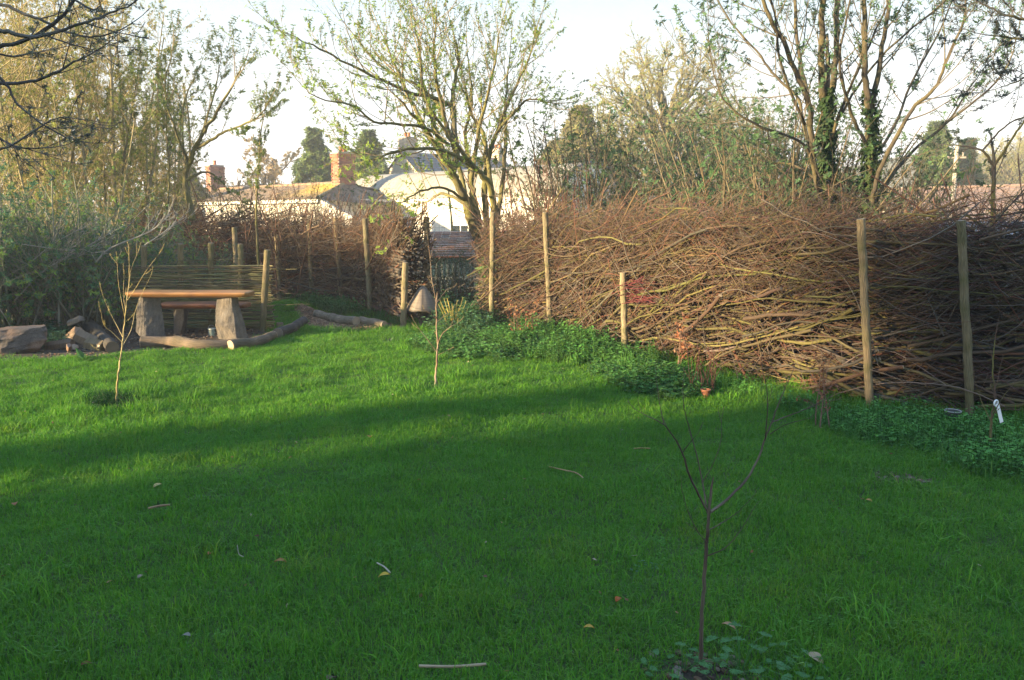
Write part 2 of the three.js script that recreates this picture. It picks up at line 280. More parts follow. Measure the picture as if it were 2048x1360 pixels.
function sow(name, geo, list, base, label) {
  const m = new THREE.InstancedMesh(geo, GRASS, list.length), M = new THREE.Matrix4(), q = new THREE.Quaternion(), e = new THREE.Euler(), c = new THREE.Color();
  list.forEach(([x, z, s, v], i) => { e.set(rr(-0.22, 0.22), rnd() * 6.283, rr(-0.22, 0.22)); q.setFromEuler(e); const w = rr(0.9, 1.25); M.compose(V(x, H(x, z) - 0.004, z), q, V(w, s * rr(0.85, 1.2), w)); m.setMatrixAt(i, M);
    const t = 0.5 + 0.5 * fbm(x * 1.7, z * 1.7, 11), y = smooth(0.15, 0.45, fbm(x * 2.6, z * 2.6, 31)); const k = mixc(mixc(base, [base[0] * 0.75, base[1] * 0.85, base[2] * 1.2], t), [base[0] * 1.9, base[1] * 1.15, base[2] * 1.5], y * 0.55); m.setColorAt(i, c.setRGB(...vary(k, 0.12))); });
  m.name = numbered(name); m.castShadow = m.receiveShadow = true; scene.add(m); return tag(m, label, 'grass', null, 'stuff');
}
lists.forEach((l, i) => sow('lawn_grass', turf[i], l, [0.096, 0.265, 0.011], 'short mown green lawn grass covering the whole foreground'));
longs.forEach((l, i) => sow('long_grass', longTuft[i], l, [0.094, 0.255, 0.013], 'longer uncut grass tufts along the hedge foot and around the saplings'));

// ---------------------------------------------------------------- dead hedges (cut branches stacked between posts)
const POSTC = [0.27, 0.215, 0.125], CUT = [0.42, 0.33, 0.22];
const upto = (L) => { const s = [0]; for (let i = 1; i < L.length; i++) s.push(s[i - 1] + L[i].distanceTo(L[i - 1])); return s; };
function along(L, S, s) { s = clamp(s, 0, S[S.length - 1] - 1e-4); let i = 0; while (i < S.length - 2 && S[i + 1] < s) i++; const t = (s - S[i]) / (S[i + 1] - S[i]); const p = L[i].clone().lerp(L[i + 1], t), d = L[i + 1].clone().sub(L[i]).normalize(); return [p, V(-d.z, 0, d.x), d]; } // n points to the front
function stake(base, top, r, parent, name = 'post', col = POSTC) {
  const T = new Tubes(), n = 22, pts = [], c0 = vary(col, 0.12);
  for (let i = 0; i <= n; i++) { const p = base.clone().lerp(top, i / n); if (i && i < n) p.add(V(gauss() * 0.004, 0, gauss() * 0.004)); pts.push(p); }
  T.tube(pts, pts.map((_, i) => r * rr(0.93, 1.06)), 12, (t, p) => mixc(vary(c0, 0.08), [c0[0] * 0.6, c0[1] * 0.72, c0[2] * 0.5], clamp(noise(p.x * 30, p.y * 9, p.z * 30) * 2.2, 0, 0.8)), CUT);
  return part(name, T.geometry(), bark, parent);
}
function deadHedge(o, L, opt) {
  const S = upto(L), len = S[S.length - 1], big = [], small = new Tubes(), twig = new Tubes();
  const stick = (T, s, h, off, l, r, slope, bend, sides, n, col, cap) => {
    s = clamp(s, l * 0.5 * Math.cos(slope) - rr(0.02, 0.2), len + rr(0.02, 0.14) - l * 0.5 * Math.cos(slope));
    const pts = []; const ph = rnd() * 6.28, wv = rr(0.01, 0.09), k1 = bend * gauss(), tilt = gauss() * 0.14; let kink = 0;
    for (let i = 0; i <= n; i++) {
      const t = i / n - 0.5; kink += gauss() * l * 0.018;
      const ss = s + t * l * Math.cos(slope), [p, nn, dd] = along(L, S, ss); const over = ss < 0 ? ss : ss > len ? ss - len : 0; p.addScaledVector(dd, over);
      const hh = h + t * l * Math.sin(slope) - k1 * (t * t - 0.08) * l + Math.sin(ph + t * 7) * wv * l * 0.3 + kink;
      p.addScaledVector(nn, off + Math.sin(ph * 2 + t * 5) * wv * 0.7 + t * tilt); p.y = Math.max(0.015, hh) + H(p.x, p.z) * 0; pts.push(p);
    }
    const end = rr(0.35, 0.8); const flip = rnd() < 0.5;
    T.tube(pts, pts.map((_, i) => r * (1 - (1 - end) * (flip ? 1 - i / n : i / n))), sides, (t) => col, cap); return pts;
  };
  const H1 = (s) => opt.top(s) + 0.26 * noise(s * 1.3, 4.2) + 0.16 * noise(s * 4, 1) - 0.04;
  const cols = opt.cols, back = opt.back ?? 0;
  for (let i = 0; i < opt.brush; i++) { // middling sticks, coarse low down and fine near the top
    const s = rr(-0.1, len + 0.05), hh = rnd(), top = H1(s); if (hh > 0.8 && rnd() < 0.4) continue;
    const h = hh * (top - 0.03) + 0.02, l = rr(0.5, 1.9), r = rnd() < 0.3 ? rr(0.011, 0.019) * (1.1 - 0.45 * hh) : rr(0.004, 0.010);
    const sl = opt.slope(s, h) + gauss() * (rnd() < 0.25 + 0.25 * hh ? 0.55 : 0.2); stick(small, s, h, rr(-0.5, 0.05) - back, l, r, sl, 0.2, 5, 6, vary(pick(cols), 0.34), [0.42, 0.31, 0.19]);
  }
  for (let i = 0; i < (opt.loose ?? 120); i++) { const s = rr(0, len), h = rr(0.15, 1) * H1(s); stick(small, s, h, rr(0.04, 0.2) - back, rr(0.5, 1.5), rr(0.0025, 0.0065), gauss() * 0.85, 1.3, 5, 9, vary(pick([GREY, [0.17, 0.14, 0.11], RUST, BROWN, TAN]), 0.25), [0.4, 0.3, 0.2]); } // loose shoots hanging out of the face
  for (let i = 0; i < opt.twigs; i++) {
    const s = rr(-0.1, len), c = rnd(), h = c < 0.24 ? H1(s) + rr(-0.25, 0.3) * (0.4 + Math.abs(noise(s * 2.3, 9)) * 2) : c < 0.6 ? H1(s) * rr(0.6, 1) : rnd() * H1(s), l = rr(0.2, 0.9), sl = opt.slope(s, h) * 0.7 + gauss() * 0.8;
    stick(twig, s, h, (rnd() < 0.6 ? rr(-0.05, 0.18) : rr(-0.5, 0.05)) - back, l, rr(0.0014, 0.0034), sl, 0.9, 3, 7, vary(pick(opt.twigCols), 0.3));
  }
  part('brushwood', small.geometry(), stickMat, o, 'stuff'); part('twigs', twig.geometry(), twigMat, o, 'stuff');
  for (let i = 0; i < opt.big; i++) {
    const T = new Tubes(), s = rr(0.2, len), top = H1(s), hh = Math.pow(rnd(), 1.25), h = hh * (top - 0.02) + 0.05, l = rr(0.8, 2.4), r = rr(0.009, 0.023) * (1.1 - 0.6 * hh);
    const pts = stick(T, s, h, rr(-0.2, 0.15) - back, l, r, opt.slope(s, h) + gauss() * 0.2, 0.22, 7, 9, vary(pick(opt.bigCols ?? cols), 0.25), [0.52, 0.40, 0.25]);
    if (rnd() < 0.6) for (let k = 0; k < 2; k++) { const j = 2 + Math.floor(rnd() * 6), d = pts[j].clone().sub(pts[j - 1]).normalize().addScaledVector(rand3(), 0.5).normalize(); const q = pts[j].clone(), w = [q.clone()]; for (let m = 0; m < 4; m++) { d.addScaledVector(rand3(), 0.16); q.addScaledVector(d.normalize(), rr(0.06, 0.14)); w.push(q.clone()); } T.tube(w, w.map((_, m) => r * 0.45 * (1 - m * 0.2)), 4, vary(pick(cols), 0.2)); }
    part('branch', T.geometry(), stickMat, o);
  }
}
const OLIVE = [0.100, 0.088, 0.028], BROWN = [0.068, 0.042, 0.025], GREY = [0.105, 0.085, 0.068], RUST = [0.13, 0.055, 0.030], TAN = [0.13, 0.085, 0.042], WINE = [0.085, 0.035, 0.035];
const rightHedge = thing('dead_hedge', 'long dead hedge of stacked brown branches between posts along the right side', 'dead hedge');
deadHedge(rightHedge, hedgeLine, { top: (s) => 1.48 + 0.1 * smooth(0, 3, s), brush: 2700, twigs: 7200, loose: 420, big: 299, bigCols: [[0.135, 0.122, 0.036], [0.10, 0.066, 0.038], [0.14, 0.108, 0.048], [0.09, 0.078, 0.056], [0.115, 0.108, 0.028], [0.085, 0.052, 0.033]], cols: [OLIVE, BROWN, [0.085, 0.055, 0.032], GREY, RUST, TAN, [0.19, 0.165, 0.055]], twigCols: [RUST, BROWN, GREY, TAN, WINE, BROWN, OLIVE, [0.07, 0.05, 0.035]],
  slope: (s, h) => s < 1.2 ? 0.62 - 0.2 * h : s < 4 ? 0.36 - 0.12 * (h - 0.7) : s < 5.5 ? 0.2 : 0.03 + 0.1 * (h - 0.5) });
{
  const posts = [[982, 662, 986, 425], [1102, 672, 1090, 425], [1251, 712, 1246, 545], [1742, 828, 1722, 438], [1943, 846, 1922, 441]];
  for (const [bx, by, tx, ty] of posts) { const b = G(bx, by), d = -b.z, t = at(tx, ty, d - 0.04); b.y = -0.05; stake(b, t, bx > 1600 ? 0.033 : 0.039, rightHedge); }
  for (const [px, s] of [[1512, 0], [1180, 0], [2075, 0]]) { const d = px > 2000 ? 6.9 : px > 1400 ? 8.9 : 11.4; const t = at(px, px > 1400 ? 432 : 440, d); stake(V(t.x + 0.03, -0.05, t.z), t, 0.045, rightHedge); }
  const wine = new Tubes(); // a bundle of dark red stems stuffed into the hedge
  for (let i = 0; i < 130; i++) { const c = at(rr(1255, 1385), rr(562, 606), rr(9.0, 9.25)), d = V(rr(0.3, 0.5), rr(-0.05, 0.2), rr(0.3, 0.5)).normalize(), l = rr(0.2, 0.5); wine.tube([c.clone().addScaledVector(d, -l / 2), c.clone().add(V(0, rr(-0.03, 0.03), 0)), c.clone().addScaledVector(d, l / 2).add(V(0, rr(-0.05, 0.06), 0))], rr(0.002, 0.004), 3, vary([0.11, 0.018, 0.022], 0.3)); }
  tag(part('red_stems', wine.geometry(), twigMat, rightHedge, 'stuff'), 'bundle of dark red stems');
}
const farHedge = thing('dead_hedge', 'shorter dead hedge of packed brown sticks behind the wood chip path', 'dead hedge');
deadHedge(farHedge, fenceLine, { top: (s) => 1.5 + 0.08 * Math.sin(s), back: 0.12, brush: 3100, twigs: 3600, big: 220, cols: [[0.12, 0.075, 0.045], GREY, [0.14, 0.085, 0.05], [0.13, 0.10, 0.075], RUST, [0.18, 0.12, 0.07]], twigCols: [RUST, BROWN, GREY, TAN], slope: (s, h) => s > 4.6 ? 0.2 + 0.16 * (h - 0.5) : 0.1 + 0.1 * h });
for (const [bx, by, tx, ty] of [[475, 612, 469, 455], [558, 606, 554, 470], [590, 602, 591, 443], [624, 608, 619, 441], [684, 612, 671, 435], [742, 629, 730, 437], [806, 658, 811, 525], [857, 640, 853, 434], [858, 641, 805, 437]]) { const b = G(bx, by), t = at(tx, ty, -b.z - 0.03); if (bx > 856) { b.copy(at(tx, 600, 12.45)); b.y = 0; t.copy(at(tx, ty, 12.45)); } b.y = -0.05; stake(b, t, 0.046, farHedge); }
{ // sawn stick ends showing at the hedge's near end
  const L = fenceLine, S = upto(L), len = S[S.length - 1]; const T = new Tubes();
  for (let i = 0; i < 60; i++) { const [p, n, d] = along(L, S, len); p.addScaledVector(n, rr(-0.42, 0.02)); p.y = rr(0.08, 1.2); const q = p.clone().addScaledVector(d, rr(0.02, 0.14)); const r = rr(0.010, 0.024); T.tube([p.clone().addScaledVector(d, -0.5), q], r, 7, vary(GREY, 0.2), [0.36, 0.28, 0.2]); }
  part('sawn_ends', T.geometry(), stickMat, farHedge, 'stuff');
}

// ---------------------------------------------------------------- bench corner on the left
function blob(nu, nv, fn) { // closed lumpy surface: fn(direction) -> radius vector
  const g = new THREE.SphereGeometry(1, nu, nv), p = g.attributes.position;
  for (let i = 0; i < p.count; i++) { const d = V(p.getX(i), p.getY(i), p.getZ(i)), q = fn(d); p.setXYZ(i, q.x, q.y, q.z); }
  g.computeVertexNormals(); return g;
}
function roughStone(w, h, dep, topScale, sd, cuts = 9) { // quarried block: a tapering box cut by random planes, then chipped
  const planes = []; for (let i = 0; i < cuts; i++) { const n = rand3(); n.y *= 0.35; n.normalize(); planes.push([n, rr(0.80, 1.05)]); }
  const g = new THREE.BoxGeometry(2, 2, 2, 12, 16, 12), p = g.attributes.position;
  for (let i = 0; i < p.count; i++) {
    const q = V(p.getX(i), p.getY(i), p.getZ(i)); 
    for (const [n, d] of planes) { const s = q.dot(n) - d; if (s > 0) q.addScaledVector(n, -s); }
    const t = (q.y + 1) / 2, k = 1 + (topScale - 1) * t;
    const r = 1 + 0.07 * noise(q.x * 1.6 + sd, q.y * 2.2, q.z * 1.6) + 0.05 * noise(q.x * 4 + sd, q.y * 5, q.z * 4);
    p.setXYZ(i, q.x * w / 2 * k * r, t * h + (t > 0.02 && t < 0.98 ? 0.02 * noise(q.x * 3, q.z * 3, sd) : 0), q.z * dep / 2 * k * r);
  }
  const f = g.toNonIndexed(); f.computeVertexNormals(); const u = f.attributes.uv, pp = f.attributes.position; for (let i = 0; i < u.count; i++) u.setXY(i, pp.getX(i) + pp.getZ(i), pp.getY(i)); return f;
}
function plank(len, thick, dep, cols, sd) { // waney-edged slab, ends rounded
  const nx = 40, prof = [[-0.5, 0.35], [-0.46, 0.85], [-0.36, 1], [0.36, 1], [0.46, 0.85], [0.5, 0.35], [0.47, -0.2], [0.36, -1], [-0.36, -1], [-0.47, -0.2]], m = prof.length, P = [], C = [], U = [], I = [];
  for (let i = 0; i <= nx; i++) {
    const t = i / nx, x = (t - 0.5) * len, e = Math.pow(Math.max(0, 1 - Math.pow(Math.abs(2 * t - 1), 14)), 0.4);
    for (let k = 0; k <= m; k++) { const [a, b] = prof[k % m]; const wob = 1 + 0.10 * noise(x * 2.2, a * 2, sd) ; P.push(x, b * thick / 2 * (0.75 + 0.25 * e) * (1 + 0.12 * noise(x * 3, a * 4, sd + 4)), a * dep * wob * (0.6 + 0.4 * e)); U.push(x, k / m * (dep + thick) * 2); const c = mixc(cols[0], cols[1], clamp(0.5 + 1.2 * noise(x * 2.5, a * 6 + b, sd), 0, 1)); const knot = Math.exp(-((x - len * 0.05) ** 2) / 0.004) * (a < 0 ? 0 : 0.5); C.push(...mixc(c, cols[2], knot)); }
  }
  for (let i = 0; i < nx; i++) for (let k = 0; k < m; k++) { const a = i * (m + 1) + k, b = a + m + 1; I.push(a, b, a + 1, a + 1, b, b + 1); }
  for (const e of [0, nx]) { const c = P.length / 3; P.push((e / nx - 0.5) * len, 0, 0); U.push(0, 0); C.push(...cols[1]); for (let k = 0; k < m; k++) { const a = e * (m + 1) + k; e ? I.push(c, a + 1, a) : I.push(c, a, a + 1); } }
  const g = new THREE.BufferGeometry(); g.setAttribute('position', new THREE.Float32BufferAttribute(P, 3)); g.setAttribute('uv', new THREE.Float32BufferAttribute(U, 2)); g.setAttribute('color', new THREE.Float32BufferAttribute(C, 3)); g.setIndex(I); const f = g.toNonIndexed(); f.computeVertexNormals(); return f;
}
const woodMat = std({ vertexColors: true, map: mapAt(plankMap, 1, 5), bumpMap: mapAt(plankMap, 1, 5), bumpScale: 0.004, roughness: 0.55 });
const HONEY = [[0.42, 0.215, 0.065], [0.33, 0.15, 0.042], [0.16, 0.065, 0.02]], REDW = [[0.25, 0.095, 0.038], [0.19, 0.07, 0.03], [0.1, 0.035, 0.015]];
const STONE = (x, y, z) => mixc([0.145, 0.136, 0.124], [0.195, 0.165, 0.13], clamp(0.5 + fbm(x * 7, y * 7, z * 7) * 1.5, 0, 1));
const onGround = (p) => { p.y = H(p.x, p.z); return p; };
{
  const L = at(298, 580, 10.55), R = at(455, 580, 10.45);
  const t = thing('stone_table', 'long wooden slab table on two rough tapered stone blocks in front of the woven panel', 'table', V((L.x + R.x) / 2, 0, -10.5), 0);
  const w1 = at(258, 580, 10.5).x, w2 = at(503, 580, 10.5).x, top = 0.66;
  const slab = part('tabletop', plank(w2 - w1, 0.072, 0.40, HONEY, 2), woodMat, t); slab.position.set((w1 + w2) / 2 - t.position.x, top - 0.036, 0); slab.rotation.z = -0.004;
  const a = part('stone_leg', paint(roughStone(0.37, top - 0.06, 0.26, 0.72, 1), STONE, 0.25), stoneMat, t); a.position.set(L.x - t.position.x, -0.02, 0); a.rotation.y = 0.5;
  const b = part('stone_leg', paint(roughStone(0.36, top - 0.06, 0.28, 0.68, 6), STONE, 0.25), stoneMat, t); b.position.set(R.x - t.position.x, -0.02, 0); b.rotation.y = -0.3;
  const bx1 = at(322, 610, 11.1).x, bx2 = at(498, 610, 11.1).x;
  const n = thing('stone_bench', 'low reddish wooden plank bench on stone blocks behind the stone table', 'bench', V((bx1 + bx2) / 2, 0, -11.1));
  const s = part('seat', plank(bx2 - bx1, 0.075, 0.34, REDW, 9), woodMat, n); s.position.y = 0.405;
  const c = part('stone_leg', paint(roughStone(0.21, 0.37, 0.24, 0.85, 12), STONE, 0.25), stoneMat, n); c.position.set(at(361, 640, 11.1).x - n.position.x, 0, 0);
  const d = part('stone_leg', paint(roughStone(0.21, 0.37, 0.24, 0.85, 15), STONE, 0.25), stoneMat, n); d.position.set(at(462, 640, 11.1).x - n.position.x, 0, 0.02);
}
{ // woven panel
  const o = thing('woven_panel', 'woven willow hurdle panel with round posts standing behind the bench', 'fence panel', at(395, 660, 11.5).setY(0));
  const x1 = at(262, 600, 11.5).x - o.position.x, x2 = at(534, 600, 11.35).x - o.position.x;
  for (const [px, ty, r] of [[288, 492, 0.04], [361, 488, 0.04], [422, 486, 0.042], [481, 488, 0.04], [530, 500, 0.046]]) { const d = px === 530 ? 11.35 : 11.5; const b = at(px === 530 ? 524 : px, 660, d).sub(o.position), t = at(px === 530 ? 535 : px, ty, d).sub(o.position); b.y = -0.03; stake(b, t, r, o, 'post', [0.20, 0.165, 0.085]); }
  const px = [288, 361, 422, 481, 527].map((p) => at(p, 600, 11.5).x - o.position.x);
  const rows = 60, topY = 0.935;
  for (let i = 0; i < rows; i++) {
    const T = new Tubes(), n = 26, y0 = 0.03 + (topY - 0.03) * (i / rows), ph = i % 2 ? 1 : -1, pts = [], r = rr(0.0095, 0.014), s1 = x1 - rr(0, 0.10), s2 = x2 + rr(0, 0.06), sag = rr(-0.015, 0.02);
    for (let k = 0; k <= n; k++) { const x = s1 + (s2 - s1) * k / n; let j = 0; while (j < px.length - 1 && px[j + 1] < x) j++; const a = px[j], b = px[Math.min(j + 1, px.length - 1)]; const ft = b > a ? (x - a) / (b - a) : 0; const side = ph * (j % 2 ? 1 : -1); const z = side * 0.045 * Math.cos(ft * Math.PI) * (x < px[0] || x > px[4] ? 0.8 : 1); pts.push(V(x, y0 + sag * Math.sin(k / n * 3) + 0.012 * noise(x * 3, i * 1.7), z + rr(-0.008, 0.008))); }
    const g0 = vary(pick([[0.23, 0.22, 0.085], [0.18, 0.165, 0.07], [0.32, 0.265, 0.125], [0.15, 0.115, 0.065]]), 0.2); const fl = rnd() < 0.5;
    T.tube(pts, pts.map((_, k) => r * (fl ? 1 - 0.5 * k / n : 0.5 + 0.5 * k / n)), 5, g0, [0.36, 0.30, 0.18]);
    part('woven_rod', T.geometry(), stickMat, o);
  }
  for (let i = 0; i < 26; i++) { const T = new Tubes(), xa = rr(x1, x2 - 0.4), l = rr(0.4, 1.0), y = rr(0.1, 1.02), pts = []; for (let k = 0; k <= 6; k++) pts.push(V(xa + l * k / 6, y + 0.03 * noise(xa + k * 0.3, i) + 0.02 * k / 6, 0.055 + 0.03 * Math.sin(k + i))); T.tube(pts, rr(0.004, 0.008), 4, vary([0.13, 0.12, 0.05], 0.25), [0.4, 0.33, 0.2]); part('woven_rod', T.geometry(), stickMat, o); }
}
{ // small glass lantern by the right table leg
  const p = at(424, 672, 10.75).setY(0), o = thing('glass_lantern', 'small pale glass lantern on the soil beside the right stone leg', 'lantern', p);
  const g = new THREE.LatheGeometry([[0, 0], [0.045, 0], [0.05, 0.012], [0.05, 0.10], [0.04, 0.115]].map(([x, y]) => new THREE.Vector2(x, y)), 14);
  part('jar', g, new THREE.MeshPhysicalMaterial({ color: 0xcfe0d8, roughness: 0.15, transmission: 0.75, thickness: 0, side: THREE.DoubleSide }), o);
  part('rim', new THREE.TorusGeometry(0.045, 0.008, 6, 16).rotateX(Math.PI / 2).translate(0, 0.118, 0), std({ color: 0xb9bdb4, roughness: 0.4 }), o);
  const T = new Tubes(); T.tube(curve([V(-0.045, 0.12, 0), V(-0.035, 0.155, 0), V(0, 0.17, 0), V(0.035, 0.155, 0), V(0.045, 0.12, 0)], 8), 0.003, 4, [0.3, 0.3, 0.28]); part('handle', T.geometry(), twigMat, o);
  const W = new Tubes(); W.tube([V(0, 0.01, 0), V(0, 0.06, 0)], 0.022, 10, [0.75, 0.72, 0.62], [0.75, 0.72, 0.62]); part('candle', W.geometry(), twigMat, o);
}
// ---- logs, boulder, stones
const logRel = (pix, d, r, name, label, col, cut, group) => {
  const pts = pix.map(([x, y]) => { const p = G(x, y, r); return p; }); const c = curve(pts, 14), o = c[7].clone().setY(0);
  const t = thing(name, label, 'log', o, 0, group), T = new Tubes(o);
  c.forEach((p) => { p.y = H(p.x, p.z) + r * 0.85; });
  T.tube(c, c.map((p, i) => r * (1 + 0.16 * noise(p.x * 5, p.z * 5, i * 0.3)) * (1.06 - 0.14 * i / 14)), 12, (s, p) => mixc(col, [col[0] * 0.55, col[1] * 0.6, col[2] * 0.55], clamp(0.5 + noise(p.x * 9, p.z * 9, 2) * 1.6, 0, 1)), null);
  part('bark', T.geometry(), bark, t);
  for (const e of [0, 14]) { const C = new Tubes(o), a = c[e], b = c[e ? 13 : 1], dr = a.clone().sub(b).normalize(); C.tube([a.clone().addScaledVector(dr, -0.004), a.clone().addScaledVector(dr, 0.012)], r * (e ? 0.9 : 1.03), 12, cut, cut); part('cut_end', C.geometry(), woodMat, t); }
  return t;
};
const LG = 'logs edging the bench corner and path', LOGC = [0.20, 0.145, 0.095];
logRel([[284, 683], [340, 682], [400, 690], [478, 686]], 0, 0.072, 'edging_log', 'longest edging log, curved, lying in front of the stone table', LOGC, [0.40, 0.27, 0.15], LG);
logRel([[462, 690], [505, 683], [546, 668]], 0, 0.068, 'edging_log', 'edging log right of the table with a pale sawn end', [0.23, 0.165, 0.11], [0.46, 0.34, 0.22], LG);
logRel([[556, 664], [585, 655], [607, 640]], 0, 0.075, 'edging_log', 'dark edging log along the grassy bank beside the path', [0.085, 0.07, 0.06], [0.25, 0.2, 0.16], LG);
logRel([[634, 627], [652, 631], [668, 636]], 0, 0.068, 'edging_log', 'pale path log, farthest along the back of the wood chips', [0.27, 0.215, 0.15], [0.4, 0.32, 0.22], LG);
logRel([[664, 634], [690, 638], [712, 642]], 0, 0.075, 'edging_log', 'middle of the three pale path logs', [0.30, 0.235, 0.165], [0.4, 0.32, 0.22], LG);
logRel([[706, 639], [735, 643], [768, 648]], 0, 0.06, 'edging_log', 'pale path log nearest the stake beside the carved mushroom', [0.28, 0.22, 0.155], [0.4, 0.32, 0.22], LG);
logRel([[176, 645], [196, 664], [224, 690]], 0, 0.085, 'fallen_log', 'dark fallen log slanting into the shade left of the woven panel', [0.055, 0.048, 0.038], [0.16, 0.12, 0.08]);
const rock = (px, py, w, h, d, sd, label, cat, col, cuts) => { const p = G(px, py); const g = paint(roughStone(w, h, d, 0.78, sd, cuts), col ?? STONE, 0.3); const m = solo('stone', g, stoneMat, label, cat); m.position.set(p.x, H(p.x, p.z) - 0.02, p.z); m.rotation.y = sd; return m; };
rock(560, 655, 0.12, 0.10, 0.1, 3.3, 'small pale stone lying on the dark edging log', 'stone', [0.30, 0.22, 0.16]);
rock(561, 666, 0.10, 0.06, 0.1, 4.1, 'smallest stone at the foot of the dark edging log', 'stone', [0.27, 0.19, 0.14]);
{ // boulder with warm flaked faces
  const p = G(18, 709); const g = roughStone(0.80, 0.34, 0.5, 0.82, 8, 13);
  paint(g, (x, y, z) => mixc([0.115, 0.10, 0.092], [0.19, 0.125, 0.088], clamp(0.4 + 2.6 * noise(x * 3.5 + 4, y * 4, z * 3.5), 0, 1)), 0.25);
  const m = solo('boulder', g, stoneMat, 'large grey and orange boulder at the left edge of the lawn', 'boulder'); m.position.set(p.x, -0.03, p.z - 0.12); m.rotation.y = 0.25;
}
{ // split firewood and offcuts
  const bits = [[150, 672, 0.30, 0.10, 0.6, 'split pale log leaning on the offcut heap left of the bench', [0.22, 0.15, 0.095]], [172, 680, 0.26, 0.13, -0.4, 'thick tan split log, largest of the offcut heap', [0.15, 0.10, 0.05]], [148, 686, 0.14, 0.05, 0.3, 'short cream wood chunk at the foot of the offcut heap', [0.30, 0.23, 0.17]], [192, 684, 0.26, 0.11, -0.1, 'mossy brown split log at the right end of the offcut heap', [0.15, 0.11, 0.05]], [120, 684, 0.34, 0.09, 0.15, 'dark brown split log at the left end of the offcut heap', [0.11, 0.07, 0.04]], [140, 700, 0.16, 0.04, 0.9, 'thin reddish offcut lying in front of the heap', [0.2, 0.13, 0.09]], [155, 664, 0.24, 0.06, 0.35, 'flat weathered offcut on top of the heap', [0.17, 0.15, 0.125]]];
  bits.forEach(([px, py, l, r, tilt, label, c], i) => {
    const p = G(px, Math.min(py + 14, 704)); const sh = new THREE.Shape([[-0.9, 0], [-0.75, 0.6], [-0.1, 1.05], [0.7, 0.7], [0.95, 0.1], [0.2, -0.1]].map(([a, b]) => new THREE.Vector2(a * r * 0.7, b * r)));
    const g = new THREE.ExtrudeGeometry(sh, { depth: l, bevelEnabled: true, bevelSize: 0.006, bevelThickness: 0.006, bevelSegments: 1, steps: 4 }).translate(0, 0, -l / 2).rotateY(1.2 + 0.4 * Math.sin(i * 2.1)).rotateZ(tilt);
    const m = solo('split_log', paint(g, c, 0.4), woodMat, label, 'split log', 'heap of split firewood and offcuts'); m.position.set(p.x, H(p.x, p.z) + (tilt > 0.3 || tilt < -0.3 ? l * 0.22 : 0.01) + (i === 6 ? 0.16 : 0), p.z);
  });
}
{ const a = at(-14, 598, 9.6), b = G(27, 664); const T = new Tubes(); T.tube(curve([a, a.clone().lerp(b, 0.6).add(V(0.01, 0, 0)), b], 6), 0.007, 6, [0.55, 0.54, 0.52], [0.5, 0.5, 0.5]); solo('pale_cane', T.geometry(), twigMat, 'thin pale cane leaning into the hedge above the boulder', 'cane'); }
{ // carved wooden mushroom
  const p = G(847, 656), o = thing('carved_mushroom', 'grey weathered wooden mushroom with a pointed cap beside the tall stake', 'carving', V(p.x, 0, p.z));
  const grey = (x, y, z) => mixc([0.20, 0.165, 0.125], [0.13, 0.105, 0.08], clamp(0.5 + 1.5 * noise(Math.atan2(z, x) * 5, y * 2, 3) + 0.6 * noise(x * 20, y * 5, z * 20), 0, 1));
  const prof = [[0, 0.30], [0.020, 0.303], [0.040, 0.285], [0.085, 0.22], [0.13, 0.145], [0.175, 0.07], [0.205, 0.015], [0.212, -0.006], [0.20, -0.02], [0.12, 0.01], [0, 0.02]];
  const cg = new THREE.LatheGeometry(prof.map(([x, y]) => new THREE.Vector2(x, y)), 40), q = cg.attributes.position;
  for (let i = 0; i < q.count; i++) { const x = q.getX(i), y = q.getY(i), z = q.getZ(i), a = Math.atan2(z, x), r = Math.hypot(x, z), k = 1 + 0.05 * Math.sin(a * 4 + 0.6) + 0.03 * noise(a * 2, y * 5); const crack = Math.exp(-((a - 1.45) ** 2) / 0.0012) * 0.02 * Math.min(1, r / 0.1); q.setXYZ(i, x * (k - crack / 0.2), y - (r > 0.19 ? 0.018 * Math.abs(Math.sin(a * 2 - 0.3)) : 0), z * (k - crack / 0.2)); }
  cg.computeVertexNormals(); const cap = part('cap', paint(cg, grey, 0.3), woodMat, o); cap.position.y = 0.29; cap.scale.set(1.18, 1.08, 1.1);
  const T = new Tubes(), pts = [0, 0.08, 0.2, 0.33].map((y) => V(0.004 * Math.sin(y * 20), y - 0.02, 0)); T.tube(pts, [0.082, 0.072, 0.066, 0.07], 16, (t, s) => vary([0.115, 0.095, 0.07], 0.12)); part('stem', T.geometry(), bark, o);
}

